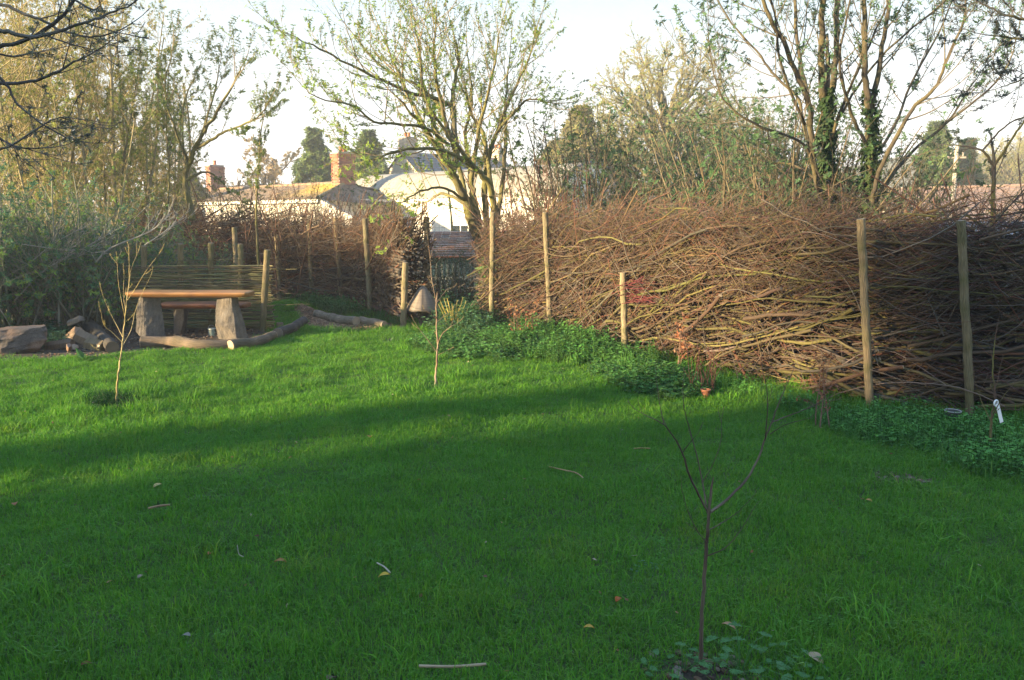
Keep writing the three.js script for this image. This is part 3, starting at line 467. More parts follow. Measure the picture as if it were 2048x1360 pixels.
// ---------------------------------------------------------------- buildings beyond the hedges (all stand on the lower ground, y = -1)
const WX = V(0.70, 0, 0.71).normalize(), BK = V(0.71, 0, -0.70).normalize();   // along the fronts (towards the right and the camera), and away from the fronts
const GY = -1.0;
function poly(pts, thick, cols, o, grain = 0.15) { // planar slab with real thickness, corners in order
  const n = V().subVectors(pts[1], pts[0]).cross(V().subVectors(pts[2], pts[0])).normalize(), P = [], U = [], C = [], I = [], c = Array.isArray(cols) ? cols : [0.5, 0.5, 0.5];
  const put = (p) => { P.push(p.x - o.x, p.y - o.y, p.z - o.z); const h = Math.abs(n.y) > 0.7 ? [p.x, p.z] : [p.x * WX.x + p.z * WX.z, p.y]; U.push(...h); C.push(...c); return P.length / 3 - 1; };
  const face = (q) => { const ids = q.map(put); for (let i = 1; i + 1 < ids.length; i++) I.push(ids[0], ids[i], ids[i + 1]); };
  const back = pts.map((p) => p.clone().addScaledVector(n, -thick));
  face(pts); face([...back].reverse()); for (let i = 0; i < pts.length; i++) { const j = (i + 1) % pts.length; face([pts[i], back[i], back[j], pts[j]]); }
  const g = new THREE.BufferGeometry(); g.setAttribute('position', new THREE.Float32BufferAttribute(P, 3)); g.setAttribute('uv', new THREE.Float32BufferAttribute(U, 2)); g.setAttribute('color', new THREE.Float32BufferAttribute(C, 3)); g.setIndex(I);
  const f = g.toNonIndexed(); f.computeVertexNormals(); return f;
}
function tiled(a, b, c, d, rows, w, colFn, o) { // roof slope a-b along the ridge, d-c along the eave, covered with single overlapping tiles
  const P = [], C = [], U = [], I = [], n = V().subVectors(b, a).cross(V().subVectors(d, a)).normalize(); if (n.y < 0) n.negate();
  for (let r = 0; r < rows; r++) {
    const t0 = r / rows, t1 = (r + 1.15) / rows, L0 = a.clone().lerp(d, t0), R0 = b.clone().lerp(c, t0), L1 = a.clone().lerp(d, Math.min(1.02, t1)), R1 = b.clone().lerp(c, Math.min(1.02, t1)), m = Math.max(1, Math.round(L1.distanceTo(R1) / w));
    for (let k = 0; k < m; k++) {
      const f0 = k / m, f1 = (k + 0.97) / m, lift = 0.03 * rr(0.7, 1.3), q = [L0.clone().lerp(R0, f0), L0.clone().lerp(R0, f1), L1.clone().lerp(R1, f1).addScaledVector(n, lift), L1.clone().lerp(R1, f0).addScaledVector(n, lift)];
      const e = [q[3].clone().addScaledVector(n, -0.025), q[2].clone().addScaledVector(n, -0.025)], col = colFn((f0 + f1) / 2, (t0 + t1) / 2);
      for (const [A, B, CC, D] of [[q[0], q[1], q[2], q[3]], [q[3], q[2], e[1], e[0]]]) { const s = P.length / 3; for (const p of [A, B, CC, D]) { P.push(p.x - o.x, p.y - o.y, p.z - o.z); U.push(p.x, p.y + p.z); C.push(...col); } I.push(s, s + 2, s + 1, s, s + 3, s + 2); }
    }
  }
  const g = new THREE.BufferGeometry(); g.setAttribute('position', new THREE.Float32BufferAttribute(P, 3)); g.setAttribute('uv', new THREE.Float32BufferAttribute(U, 2)); g.setAttribute('color', new THREE.Float32BufferAttribute(C, 3)); g.setIndex(I); const f = g.toNonIndexed(); f.computeVertexNormals(); return f;
}
const brickMat = std({ vertexColors: true, roughness: 0.95 });
function chimney(parent, p, w, d, h, turn, pots, label, hues = [[0.30, 0.115, 0.06], [0.25, 0.095, 0.055], [0.35, 0.15, 0.085], [0.21, 0.085, 0.055]]) { // every course laid brick by brick
  const o = new THREE.Group(); o.name = 'chimney'; o.position.copy(p).sub(parent.position); o.rotation.y = turn; parent.add(o); if (label) o.userData.label = label;
  const G1 = [], core = new THREE.BoxGeometry(w - 0.02, h, d - 0.02).translate(0, h / 2, 0); G1.push(paint(core, [0.40, 0.33, 0.27]));
  const bh = 0.078, n = Math.floor(h / bh);
  for (let r = 0; r < n; r++) { const out = r > n - 4 ? 0.03 : 0, W = w + out * 2, D = d + out * 2; for (const [len, ax, off] of [[W, 'x', D / 2], [W, 'x', -D / 2], [D, 'z', W / 2], [D, 'z', -W / 2]]) { const m = Math.max(1, Math.round(len / 0.225)), b = len / m; for (let k = 0; k < m; k++) { const s = (k + 0.5 + (r % 2 ? 0.25 : -0.25) * (m > 1 ? 1 : 0)) * b - len / 2; if (Math.abs(s) > len / 2) continue; const g = new THREE.BoxGeometry(ax === 'x' ? b - 0.012 : 0.06, bh - 0.012, ax === 'x' ? 0.06 : b - 0.012); g.translate(ax === 'x' ? s : off - Math.sign(off) * 0.022, (r + 0.5) * bh, ax === 'x' ? off - Math.sign(off) * 0.022 : s); G1.push(paint(g, vary(pick(hues), 0.15))); } } }
  const all = mergeGeometries(G1.map((g) => g.toNonIndexed())); part('bricks', all, brickMat, o, 'stuff');
  const cap = part('coping', paint(new RoundedBoxGeometry(w + 0.04, 0.07, d + 0.04, 2, 0.02).translate(0, h + 0.03, 0), [0.36, 0.33, 0.28]), brickMat, o);
  for (let k = 0; k < pots; k++) { const g = new THREE.LatheGeometry([[0.11, 0], [0.12, 0.02], [0.095, 0.06], [0.09, 0.22], [0.115, 0.24], [0.115, 0.29], [0.08, 0.29], [0.075, 0.1]].map(([a, b]) => new THREE.Vector2(a, b)), 12); const m = part('chimney_pot', paint(g, [0.42, 0.14, 0.06], 0.2), brickMat, o); m.position.set((k - (pots - 1) / 2) * 0.34, h + 0.06, 0); }
  const fl = part('flashing', paint(new THREE.BoxGeometry(w + 0.06, 0.12, d + 0.06).translate(0, 0.0, 0), [0.55, 0.54, 0.5]), brickMat, o); return o;
}
const TURN = Math.atan2(-WX.z, WX.x);
const render = std({ color: 0xffffff, vertexColors: true, map: mapAt(grainMap, 0.6, 0.6), roughness: 0.95 }), slate = std({ vertexColors: true, roughness: 0.6, map: mapAt(grainMap, 2, 2) });
const WHITE = [0.74, 0.70, 0.62];
const off = (p, w, b, y) => p.clone().addScaledVector(WX, w).addScaledVector(BK, b).setY(y);
const glassMat = new THREE.MeshPhysicalMaterial({ color: 0xb8cfc8, roughness: 0.4, transmission: 0.45, thickness: 0, side: THREE.DoubleSide });
const frameMat = std({ vertexColors: true, roughness: 0.6 });
function windowAt(o, c, w, h, dirU, nrm) { // a window with frame and pane set in a wall
  const fr = new THREE.Group(); const T = []; const bar = (a, b, s) => { const m = a.clone().lerp(b, 0.5), l = a.distanceTo(b); const g = new THREE.BoxGeometry(Math.abs(b.y - a.y) > 0.01 ? s : l + s, Math.abs(b.y - a.y) > 0.01 ? l + s : s, 0.06); g.rotateY(Math.atan2(-dirU.z, dirU.x)); g.translate(m.x, m.y, m.z); T.push(paint(g, [0.7, 0.7, 0.68])); };
  const P = (u, v) => c.clone().addScaledVector(dirU, u).add(V(0, v, 0)).addScaledVector(nrm, 0.02).sub(o.position);
  bar(P(-w / 2, -h / 2), P(w / 2, -h / 2), 0.07); bar(P(-w / 2, h / 2), P(w / 2, h / 2), 0.07); bar(P(-w / 2, -h / 2), P(-w / 2, h / 2), 0.07); bar(P(w / 2, -h / 2), P(w / 2, h / 2), 0.07); bar(P(0, -h / 2), P(0, h / 2), 0.045); 
  const f = part('window', mergeGeometries(T.map((g) => g.toNonIndexed())), frameMat, o);
  const pane = new THREE.BoxGeometry(w, h, 0.012); pane.rotateY(Math.atan2(-dirU.z, dirU.x)); const q = P(0, 0).addScaledVector(nrm, -0.015); pane.translate(q.x, q.y, q.z); part('pane', pane, std({ color: 0x1c2428, roughness: 0.08 }), f);
}
{ // long low cottage with two brick chimneys
  const cor = at(641, 398, 38), A = V(cor.x, GY, cor.z), o = thing('cottage', 'long low white cottage with mossy tiled roof and brick chimneys beyond the far dead hedge', 'house', A);
  const len = 21, wid = 6, eave = 2.42, ridge = 3.28, c = (w, b, y) => off(A, w, b, y);
  part('wall', mergeGeometries([poly([c(-len, 0, GY), c(0, 0, GY), c(0, 0, eave), c(-len, 0, eave)], 0.25, WHITE, A), poly([c(0, 0, GY), c(0, wid, GY), c(0, wid, eave), c(0, 0, eave)], 0.25, WHITE, A), poly([c(0, wid, GY), c(-len, wid, GY), c(-len, wid, eave), c(0, wid, eave)], 0.25, WHITE, A), poly([c(-len, wid, GY), c(-len, 0, GY), c(-len, 0, eave), c(-len, wid, eave)], 0.25, WHITE, A)]), render, o);
  const lich = (f, t) => { const y = fbm(f * 14, t * 5, 2), e = smooth(0.80, 0.95, f + 0.10 * t + y * 0.12) ; return vary(mixc(mixc([0.15, 0.115, 0.085], [0.21, 0.15, 0.095], clamp(0.5 + y * 2, 0, 1)), [0.46, 0.33, 0.03], clamp(Math.max(e * 0.9 * smooth(1.1, 0.2, t), smooth(0.3, 0.5, y) * 0.5), 0, 1)), 0.16); };
  part('roof', tiled(c(-len - 0.2, 3, ridge), c(-2.5, 3, ridge), c(0.2, -0.3, eave - 0.02), c(-len - 0.2, -0.3, eave - 0.02), 15, 0.27, lich, A), slate, o, 'stuff');
  tag(part('hip_slope', tiled(c(-2.5, 3, ridge), c(-2.45, 3.05, ridge), c(0.5, wid + 0.3, eave - 0.5), c(0.5, -0.3, eave - 0.05), 15, 0.27, (f, t) => vary(mixc([0.15, 0.115, 0.085], [0.21, 0.15, 0.095], clamp(0.5 + 2 * fbm(f * 8, t * 5, 6), 0, 1)), 0.2), A), slate, o, 'stuff'), 'hipped end slope of the roof');
  part('rear_slope', tiled(c(-2.5, 3, ridge), c(-len - 0.2, 3, ridge), c(-len - 0.2, wid + 0.3, eave), c(0.2, wid + 0.3, eave), 12, 0.35, () => vary([0.13, 0.11, 0.09], 0.2), A), slate, o, 'stuff');
  const T = new Tubes(A); T.tube([c(-len, 3, ridge + 0.02), c(-2.5, 3, ridge + 0.02)], 0.10, 8, (t) => vary([0.24, 0.15, 0.08], 0.2)); T.tube([c(-2.5, 3, ridge + 0.02), c(0.2, -0.28, eave + 0.03)], 0.08, 8, (t) => vary([0.25, 0.2, 0.1], 0.2)); part('ridge_tiles', T.geometry(), slate, o);
  part('fascia', poly([c(-len, -0.27, eave - 0.2), c(0.2, -0.27, eave - 0.2), c(0.2, -0.27, eave - 0.04), c(-len, -0.27, eave - 0.04)], 0.03, [0.72, 0.7, 0.64], A), frameMat, o);
  chimney(o, at(688, 371, 41.9).setY(ridge - 0.25), 0.62, 0.95, 1.75, TURN, 2, 'taller brick chimney at the hipped end');
  chimney(o, c(-17.6, 3, ridge - 0.25), 0.55, 0.95, 1.75, TURN, 1, 'brick chimney at the far left end of the ridge');
  for (const k of [-4, -9, -14]) windowAt(o, c(k, 0, 0.9), 1.2, 1.1, WX, BK.clone().negate());
  // lean-to with a white sloping verge in front
  const v = [at(600, 404, 36.5), at(641, 399, 36.5), at(705, 433, 35.2)];
  part('lean_to_wall', poly([V(v[1].x, GY, v[1].z), V(v[2].x, GY, v[2].z), v[2], v[1]], 0.2, WHITE, A), render, o);
}
{ // white barrel-roofed barn
  const near = at(1115, 400, 33), A = V(near.x, GY, near.z), o = thing('barrel_roofed_barn', 'large white barn with a curved grey sheet roof behind the leaning tree', 'barn', A), len = 15.6, W = 4.2, eave = 2.45, crown = 3.85;
  const c = (w, b, y) => off(A, w, b, y), arc = []; for (let i = 0; i <= 16; i++) { const t = i / 16, a = Math.PI * (0.14 + 0.72 * t); const y0 = Math.sin(Math.PI * 0.14); arc.push([W / 2 - Math.cos(a) / Math.cos(Math.PI * 0.14) * (W / 2 + 0.12), eave + (crown - eave) * (Math.sin(a) - y0) / (1 - y0)]); }
  part('wall', mergeGeometries([poly([c(-len, 0, GY), c(0, 0, GY), c(0, 0, eave), c(-len, 0, eave)], 0.2, [0.80, 0.76, 0.68], A), poly([c(0, W, GY), c(-len, W, GY), c(-len, W, eave), c(0, W, eave)], 0.2, WHITE, A)]), render, o);
  const gable = [c(0, 0, GY), c(0, W, GY), ...[...arc].reverse().filter(([b]) => b >= 0 && b <= W).map(([b, y]) => c(0, b, y - 0.03))];
  part('gable_wall', poly(gable, 0.2, [0.80, 0.76, 0.68], A), render, o); part('far_gable_wall', poly(gable.map((p) => p.clone().addScaledVector(WX, -len)), 0.2, WHITE, A), render, o);
  const P = [], N = [], U = [], C = [], I = [], nx = 208; // corrugated sheet, waves run over the arch
  for (let i = 0; i <= nx; i++) for (let k = 0; k < arc.length; k++) { const w = -len - 0.15 + (len + 0.3) * i / nx, wave = Math.sin(i * Math.PI / 2) * 0.02, p = c(w, arc[k][0], arc[k][1] + wave).sub(A); P.push(p.x, p.y, p.z); U.push(w, k * 0.3); const g = 0.9 + 0.25 * fbm(w * 1.3, k * 0.35, 4) + (Math.floor(i / 13) % 2 ? 0.05 : 0); C.push(0.36 * g, 0.335 * g, 0.27 * g); }
  for (let i = 0; i < nx; i++) for (let k = 0; k + 1 < arc.length; k++) { const a = i * arc.length + k, b = a + arc.length; I.push(a, b, a + 1, a + 1, b, b + 1); }
  const g = new THREE.BufferGeometry(); g.setAttribute('position', new THREE.Float32BufferAttribute(P, 3)); g.setAttribute('uv', new THREE.Float32BufferAttribute(U, 2)); g.setAttribute('color', new THREE.Float32BufferAttribute(C, 3)); g.setIndex(I); g.computeVertexNormals();
  part('roof', g, std({ vertexColors: true, map: mapAt(grainMap, 0.7, 0.7), side: THREE.DoubleSide, roughness: 0.85 }), o);
  const T = new Tubes(A); T.tube(arc.map(([b, y]) => c(0.16, b, y)), 0.05, 6, [0.12, 0.12, 0.13]); part('verge', T.geometry(), frameMat, o);
  windowAt(o, c(-6, 0, 0.6), 1.1, 1.2, WX, BK.clone().negate());
}
{ // taller gabled house behind the barn
  const m = at(803, 320, 52), A = V(m.x, GY, m.z), o = thing('gabled_house', 'cream gabled house with slate roof rising behind the white barn', 'house', A), c = (w, b, y) => off(A, w, b, y), hw = 2.9, eave = 3.3, ridge = 5.55, len = 9;
  part('wall', mergeGeometries([poly([c(-hw, 0, GY), c(hw, 0, GY), c(hw, 0, eave), c(0, 0, ridge), c(-hw, 0, eave)], 0.3, [0.62, 0.55, 0.43], A), poly([c(hw, 0, GY), c(hw, len, GY), c(hw, len, eave), c(hw, 0, eave)], 0.3, [0.62, 0.55, 0.43], A), poly([c(-hw, len, GY), c(-hw, 0, GY), c(-hw, 0, eave), c(-hw, len, eave)], 0.3, [0.62, 0.55, 0.43], A)]), render, o);
  const sl = () => vary([0.15, 0.145, 0.145], 0.15);
  part('roof', mergeGeometries([tiled(c(0, -0.1, ridge + 0.1), c(0, len, ridge + 0.1), c(hw + 0.3, len, eave - 0.1), c(hw + 0.3, -0.1, eave - 0.1), 14, 0.3, sl, A), tiled(c(0, len, ridge + 0.1), c(0, -0.1, ridge + 0.1), c(-hw - 0.3, -0.1, eave - 0.1), c(-hw - 0.3, len, eave - 0.1), 14, 0.3, sl, A)]), slate, o, 'stuff');
  chimney(o, c(0, 0.5, ridge - 0.3), 0.9, 0.7, 1.25, TURN, 2, 'pale chimney on the front gable', [[0.5, 0.42, 0.32], [0.45, 0.36, 0.27]]); chimney(o, c(0, len - 0.5, ridge - 0.3), 0.9, 0.7, 1.0, TURN, 2, 'chimney at the rear of the slate roof', [[0.5, 0.42, 0.32], [0.45, 0.36, 0.27]]);
  windowAt(o, c(0, 0, 3.2), 0.8, 1.0, WX, BK.clone().negate());
}
{ // greenhouse lean-to seen through the gap
  const y = -0.6, x1 = at(862, 560, 20).x, x2 = at(985, 560, 20).x, A = V((x1 + x2) / 2, GY, -20), o = thing('greenhouse', 'low glazed greenhouse with a brown tiled roof seen through the gap by the leaning tree', 'greenhouse', A), h1 = at(0, 516, 20).y, h2 = at(0, 556, 20).y;
  part('base_wall', new THREE.BoxGeometry(x2 - x1, h2 - GY - 0.5, 0.2).translate(0, (h2 - 0.5 - GY) / 2, 0), std({ color: 0x9aa39a }), o);
  const B = []; const n = 11; for (let i = 0; i <= n; i++) B.push(paint(new THREE.BoxGeometry(0.03, h1 - h2 + 0.5, 0.05).translate(x1 + (x2 - x1) * i / n - A.x, (h1 + h2 - 0.5) / 2 - GY, 0.02), [0.34, 0.37, 0.33])); for (const yy of [h1, h2, h2 - 0.5]) B.push(paint(new THREE.BoxGeometry(x2 - x1 + 0.06, 0.06, 0.062).translate(0, yy - GY, 0.02), [0.34, 0.37, 0.33]));
  const wf = part('window', mergeGeometries(B.map((g) => g.toNonIndexed())), frameMat, o);
  for (let i = 0; i < n; i++) part('pane', new THREE.BoxGeometry((x2 - x1) / n - 0.05, h1 - h2 + 0.44, 0.008).translate(x1 + (x2 - x1) * (i + 0.5) / n - A.x, (h1 + h2 - 0.5) / 2 - GY, -0.004), glassMat, wf);
  part('back_wall', new THREE.BoxGeometry(x2 - x1 + 2, h1 - GY + 0.4, 0.2).translate(0, (h1 - GY + 0.4) / 2, -2.2), std({ color: 0x8b9a90 }), o);
  const a = V(x1 - 0.3, h1 + 0.62, -22.2), b = V(x2 + 1, h1 + 0.62, -22.2), c = V(x2 + 1, h1 + 0.04, -19.85), d = V(x1 - 0.3, h1 + 0.04, -19.85);
  part('roof', tiled(a, b, c, d, 12, 0.22, () => vary(pick([[0.24, 0.12, 0.065], [0.19, 0.10, 0.06], [0.17, 0.12, 0.09]]), 0.2), A), slate, o, 'stuff');
  const T = new Tubes(A); T.tube([d.clone().add(V(0, 0, 0.05)), c.clone().add(V(0, 0, 0.05))], 0.035, 6, [0.40, 0.13, 0.05]); part('gutter', T.geometry(), frameMat, o);
}
{ // long barn with tiled roof and a nearer grey shed on the right
  const A = V(26, GY, -34), o = thing('tiled_barn', 'long barn with a wide pinkish brown tiled roof at the right beyond the hedge', 'barn', A);
  const a = at(1790, 379, 36), b = at(2160, 368, 34), d = at(1770, 452, 31), c = at(2200, 456, 29);
  part('roof', tiled(a, b, c, d, 22, 0.26, (f, t) => vary(mixc([0.24, 0.165, 0.125], [0.32, 0.225, 0.165], clamp(0.5 + 2 * fbm(f * 9, t * 4), 0, 1)), 0.12), A), slate, o, 'stuff');
  part('wall', poly([V(d.x, GY, d.z - 0.3), V(c.x, GY, c.z - 0.3), c.clone().add(V(0, -0.03, -0.3)), d.clone().add(V(0, -0.03, -0.3))], 0.3, [0.45, 0.42, 0.37], A), render, o);
  const T = new Tubes(A); T.tube([a, b], 0.09, 8, (t) => vary([0.3, 0.2, 0.14], 0.2)); part('ridge_tiles', T.geometry(), slate, o);
  part('rear_slope', poly([b, a, V(a.x, 0.4, a.z - 4), V(b.x, 0.4, b.z - 4)], 0.1, [0.2, 0.15, 0.12], A), slate, o); part('end_wall', poly([V(a.x, GY, a.z - 4), V(d.x + 0.2, GY, d.z - 0.3), d.clone().add(V(0.2, -0.05, -0.3)), a.clone().add(V(0.2, -0.05, 0)), V(a.x + 0.2, 0.35, a.z - 4)], 0.2, [0.45, 0.42, 0.37], A), render, o);
}
{
  const a = at(1850, 445, 17.5), b = at(2140, 440, 17.5), d = at(1836, 488, 15.2), c = at(2200, 490, 15.2), A = V((a.x + b.x) / 2, GY, -16.4), o = thing('grey_shed', 'low shed with dark grey corrugated roof showing over the right end of the dead hedge', 'shed', A);
  const P = [], U = [], I = [], C = [], n = 120; for (let i = 0; i <= n; i++) for (const [L, R] of [[a, b], [d, c]]) { const p = L.clone().lerp(R, i / n); p.y += 0.014 * Math.sin(i * Math.PI / 2); P.push(p.x - A.x, p.y - A.y, p.z - A.z); U.push(i * 0.1, L === a ? 0 : 2.4); C.push(...vary([0.16, 0.17, 0.19], 0.06)); } for (let i = 0; i < n; i++) I.push(i * 2, i * 2 + 1, i * 2 + 2, i * 2 + 2, i * 2 + 1, i * 2 + 3);
  const g = new THREE.BufferGeometry(); g.setAttribute('position', new THREE.Float32BufferAttribute(P, 3)); g.setAttribute('uv', new THREE.Float32BufferAttribute(U, 2)); g.setAttribute('color', new THREE.Float32BufferAttribute(C, 3)); g.setIndex(I); g.computeVertexNormals(); part('roof', g, std({ vertexColors: true, side: THREE.DoubleSide, roughness: 0.55, map: mapAt(grainMap, 1, 1) }), o);
  part('wall', mergeGeometries([poly([V(d.x + 0.1, GY, d.z - 0.15), V(c.x, GY, c.z - 0.15), V(c.x, d.y - 0.04, c.z - 0.15), V(d.x + 0.1, d.y - 0.04, d.z - 0.15)], 0.1, [0.25, 0.24, 0.22], A), poly([V(a.x + 0.1, GY, a.z), V(d.x + 0.1, GY, d.z - 0.15), V(d.x + 0.1, d.y - 0.04, d.z - 0.15), V(a.x + 0.1, a.y - 0.04, a.z)], 0.1, [0.25, 0.24, 0.22], A)]), render, o);
}
{ const p = at(1904, 430, 27), o = thing('utility_pole', 'slender pale utility pole in front of the tiled barn roof', 'pole', V(p.x, GY, p.z)); const T = new Tubes(); const top = at(1903, 290, 27).y; T.tube([V(0, 0, 0), V(0, 2, 0), V(-0.02, top - GY, 0)], [0.085, 0.08, 0.065], 10, (t) => vary([0.62, 0.57, 0.48], 0.06), [0.5, 0.45, 0.4]); part('pole', T.geometry(), bark, o);
  const W = new Tubes(); for (const s of [-0.2, 0.2]) W.tube([V(s, top - GY - 0.35, 0), V(s, top - GY - 0.22, 0)], 0.03, 8, [0.3, 0.28, 0.26]); part('insulators', W.geometry(), twigMat, o); part('cross_arm', paint(new RoundedBoxGeometry(0.6, 0.07, 0.07, 2, 0.01).translate(0, top - GY - 0.4, 0), [0.4, 0.35, 0.28]), brickMat, o); }
{ // wire mesh across the gap between the two dead hedges
  const a = at(862, 560, 12.9), b = at(985, 560, 12.6), o = thing('wire_fence', 'thin wire mesh fence across the gap between the two dead hedges', 'fence', V((a.x + b.x) / 2, 0, -12.75)), T = new Tubes(o.position);
  for (let i = 0; i <= 13; i++) T.tube([V(a.x + (b.x - a.x) * i / 13, 0, -12.85), V(a.x + (b.x - a.x) * i / 13, 1.6, -12.85)], 0.0022, 3, [0.14, 0.15, 0.14]);
  for (let i = 0; i <= 11; i++) T.tube([V(a.x, 0.05 + i * 0.14, -12.84), V(b.x, 0.05 + i * 0.14, -12.84)], 0.0022, 3, [0.14, 0.15, 0.14]);
  part('mesh', T.geometry(), twigMat, o);
  for (const [x0, x1, d] of [[893, 879, 12.8], [908, 872, 12.6]]) stake(V(at(x0, 600, d).x, -0.05, -d), at(x1, x1 > 875 ? 375 : 330, d), 0.026, o, 'post', [0.13, 0.13, 0.08]);
}
// added unseen outbuilding, behind the camera on the left, placed to shade the lawn
const TU = (t, u) => V(0.906 * t + 0.423 * u, 0, -0.423 * t + 0.906 * u);
{
  const A = TU(-12, -2.3), o = thing('added_outbuilding', 'added brick outbuilding left of the camera, out of view, put there to shade the lawn', 'building', A), L = [0.34, 0.17, 0.10];
  const c = (t, u, y) => TU(t, u).setY(y);
  part('wall', mergeGeometries([poly([c(-12, 9, 0), c(-12, -2.3, 0), c(-12, -2.3, 4.1), c(-12, 9, 4.1)], 0.25, L, A), poly([c(-12, -2.3, 0), c(-17, -2.3, 0), c(-17, -2.3, 4.1), c(-14.5, -2.3, 5.6), c(-12, -2.3, 4.1)], 0.25, L, A), poly([c(-17, -2.3, 0), c(-17, 9, 0), c(-17, 9, 4.1), c(-17, -2.3, 4.1)], 0.25, L, A), poly([c(-17, 9, 0), c(-12, 9, 0), c(-12, 9, 4.1), c(-14.5, 9, 5.6), c(-17, 9, 4.1)], 0.25, L, A)]), brickMat, o);
  const sl = () => vary([0.2, 0.11, 0.07], 0.2); part('roof', mergeGeometries([tiled(c(-14.5, 9.2, 5.7), c(-14.5, -2.5, 5.7), c(-11.7, -2.5, 4.02), c(-11.7, 9.2, 4.02), 16, 0.5, sl, A), tiled(c(-14.5, -2.5, 5.7), c(-14.5, 9.2, 5.7), c(-17.3, 9.2, 4.02), c(-17.3, -2.5, 4.02), 16, 0.5, sl, A)]), slate, o, 'stuff');
}

// ---------------------------------------------------------------- trees and shrubs
const LEAFG = [[0.10, 0.20, 0.035], [0.13, 0.24, 0.045], [0.08, 0.17, 0.05], [0.16, 0.25, 0.05]], LEAFB = [[0.06, 0.13, 0.05], [0.075, 0.15, 0.065], [0.05, 0.10, 0.05]], BUDS = [[0.30, 0.30, 0.07], [0.24, 0.27, 0.06], [0.34, 0.29, 0.10]], IVY = [[0.025, 0.06, 0.02], [0.035, 0.08, 0.025], [0.05, 0.085, 0.03]];
const P3 = (list, d0 = 12.9) => list.map(([x, y, d]) => at(x, y, d ?? d0));
// stems are drawn from sight-line waypoints that differ in distance, then shoots grow from them by rule
function guidedTree(name, label, category, origin, stems, P, leafGeo, leafCols, leafScale, shootsFrom = 0.35) {
  const o = thing(name, label, category, origin), O = o.position, twigs = new Tubes(O), limbs = new Tubes(O), L = [];
  for (const [list, r0, r1, nk, t0, partName] of stems) {
    const T = new Tubes(O), base = curve(list, Math.max(8, list.length * 4)), n = base.length - 1;
    base.forEach((p, i) => { if (i && i < n) p.addScaledVector(rand3(), Math.min(0.012 + r0 * 0.05, r0 * 0.28)); });
    const c0 = P.col[0];
    T.tube(base, base.map((p, i) => (r0 + (r1 - r0) * i / n) * (1 + 0.10 * noise(p.x * 8, p.y * 8, i))), r0 > 0.03 ? 10 : 6, (t, p) => mixc(c0, P.moss ?? c0, clamp(0.5 + 1.6 * noise(p.x * 6, p.y * 5, p.z * 6), 0, 1)));
    part(partName ?? 'limb', T.geometry(), bark, o);
    const len = base.reduce((s, p, i) => i ? s + p.distanceTo(base[i - 1]) : 0, 0);
    const k = Math.round(nk * len * (P.dense ?? 1));
    for (let c = 0; c < k; c++) {
      const t = (t0 ?? shootsFrom) + (1 - (t0 ?? shootsFrom)) * (c + rnd()) / k, fi = Math.min(n - 1e-3, t * n), i = Math.floor(fi), p = base[i].clone().lerp(base[i + 1], fi - i), d = base[i + 1].clone().sub(base[i]).normalize();
      const side = rand3(); side.addScaledVector(d, -side.dot(d)).normalize(); const ang = rr(0.35, 1.0);
      grow([limbs, limbs, twigs, twigs], L, p, d.clone().multiplyScalar(Math.cos(ang)).addScaledVector(side, Math.sin(ang)), P.shoot * rr(0.35, 1.2), Math.min((r0 + (r1 - r0) * t) * 0.5, P.shootR) * rr(0.6, 1.1), 1, P);
    }
    const tip = base[n].clone().sub(base[n - 1]).normalize(); grow([limbs, limbs, twigs, twigs], L, base[n], tip, P.shoot * 0.8, r1, 1, P);
  }
  part('shoots', limbs.geometry(), twigMat, o, 'stuff'); if (!twigs.empty) part('twigs', twigs.geometry(), twigMat, o, 'stuff');
  if (L.length) leaves('crown', leafGeo, L.map(([p, d]) => [p.clone().sub(O), d]), leafCols, leafScale, o);
  return o;
}
const elderP = { seg: [8, 7, 4, 3], wob: [0.1, 0.09, 0.14, 0.2], up: [0.05, 0.10, 0.05, 0.02], t0: [0.3, 0.25, 0.2, 0.2], n: [8, 6, 3, 0], ang: [0.8, 0.6, 0.6, 0.5], lr: [0.5, 0.42, 0.5, 0.4], rr: [0.5, 0.55, 0.6, 0.6], sides: [8, 4, 3, 3], col: [[0.155, 0.135, 0.07], [0.19, 0.155, 0.09], [0.17, 0.13, 0.08]], moss: [0.20, 0.19, 0.05], max: 2, minr: 0.0026, shoot: 1.1, shootR: 0.013 };
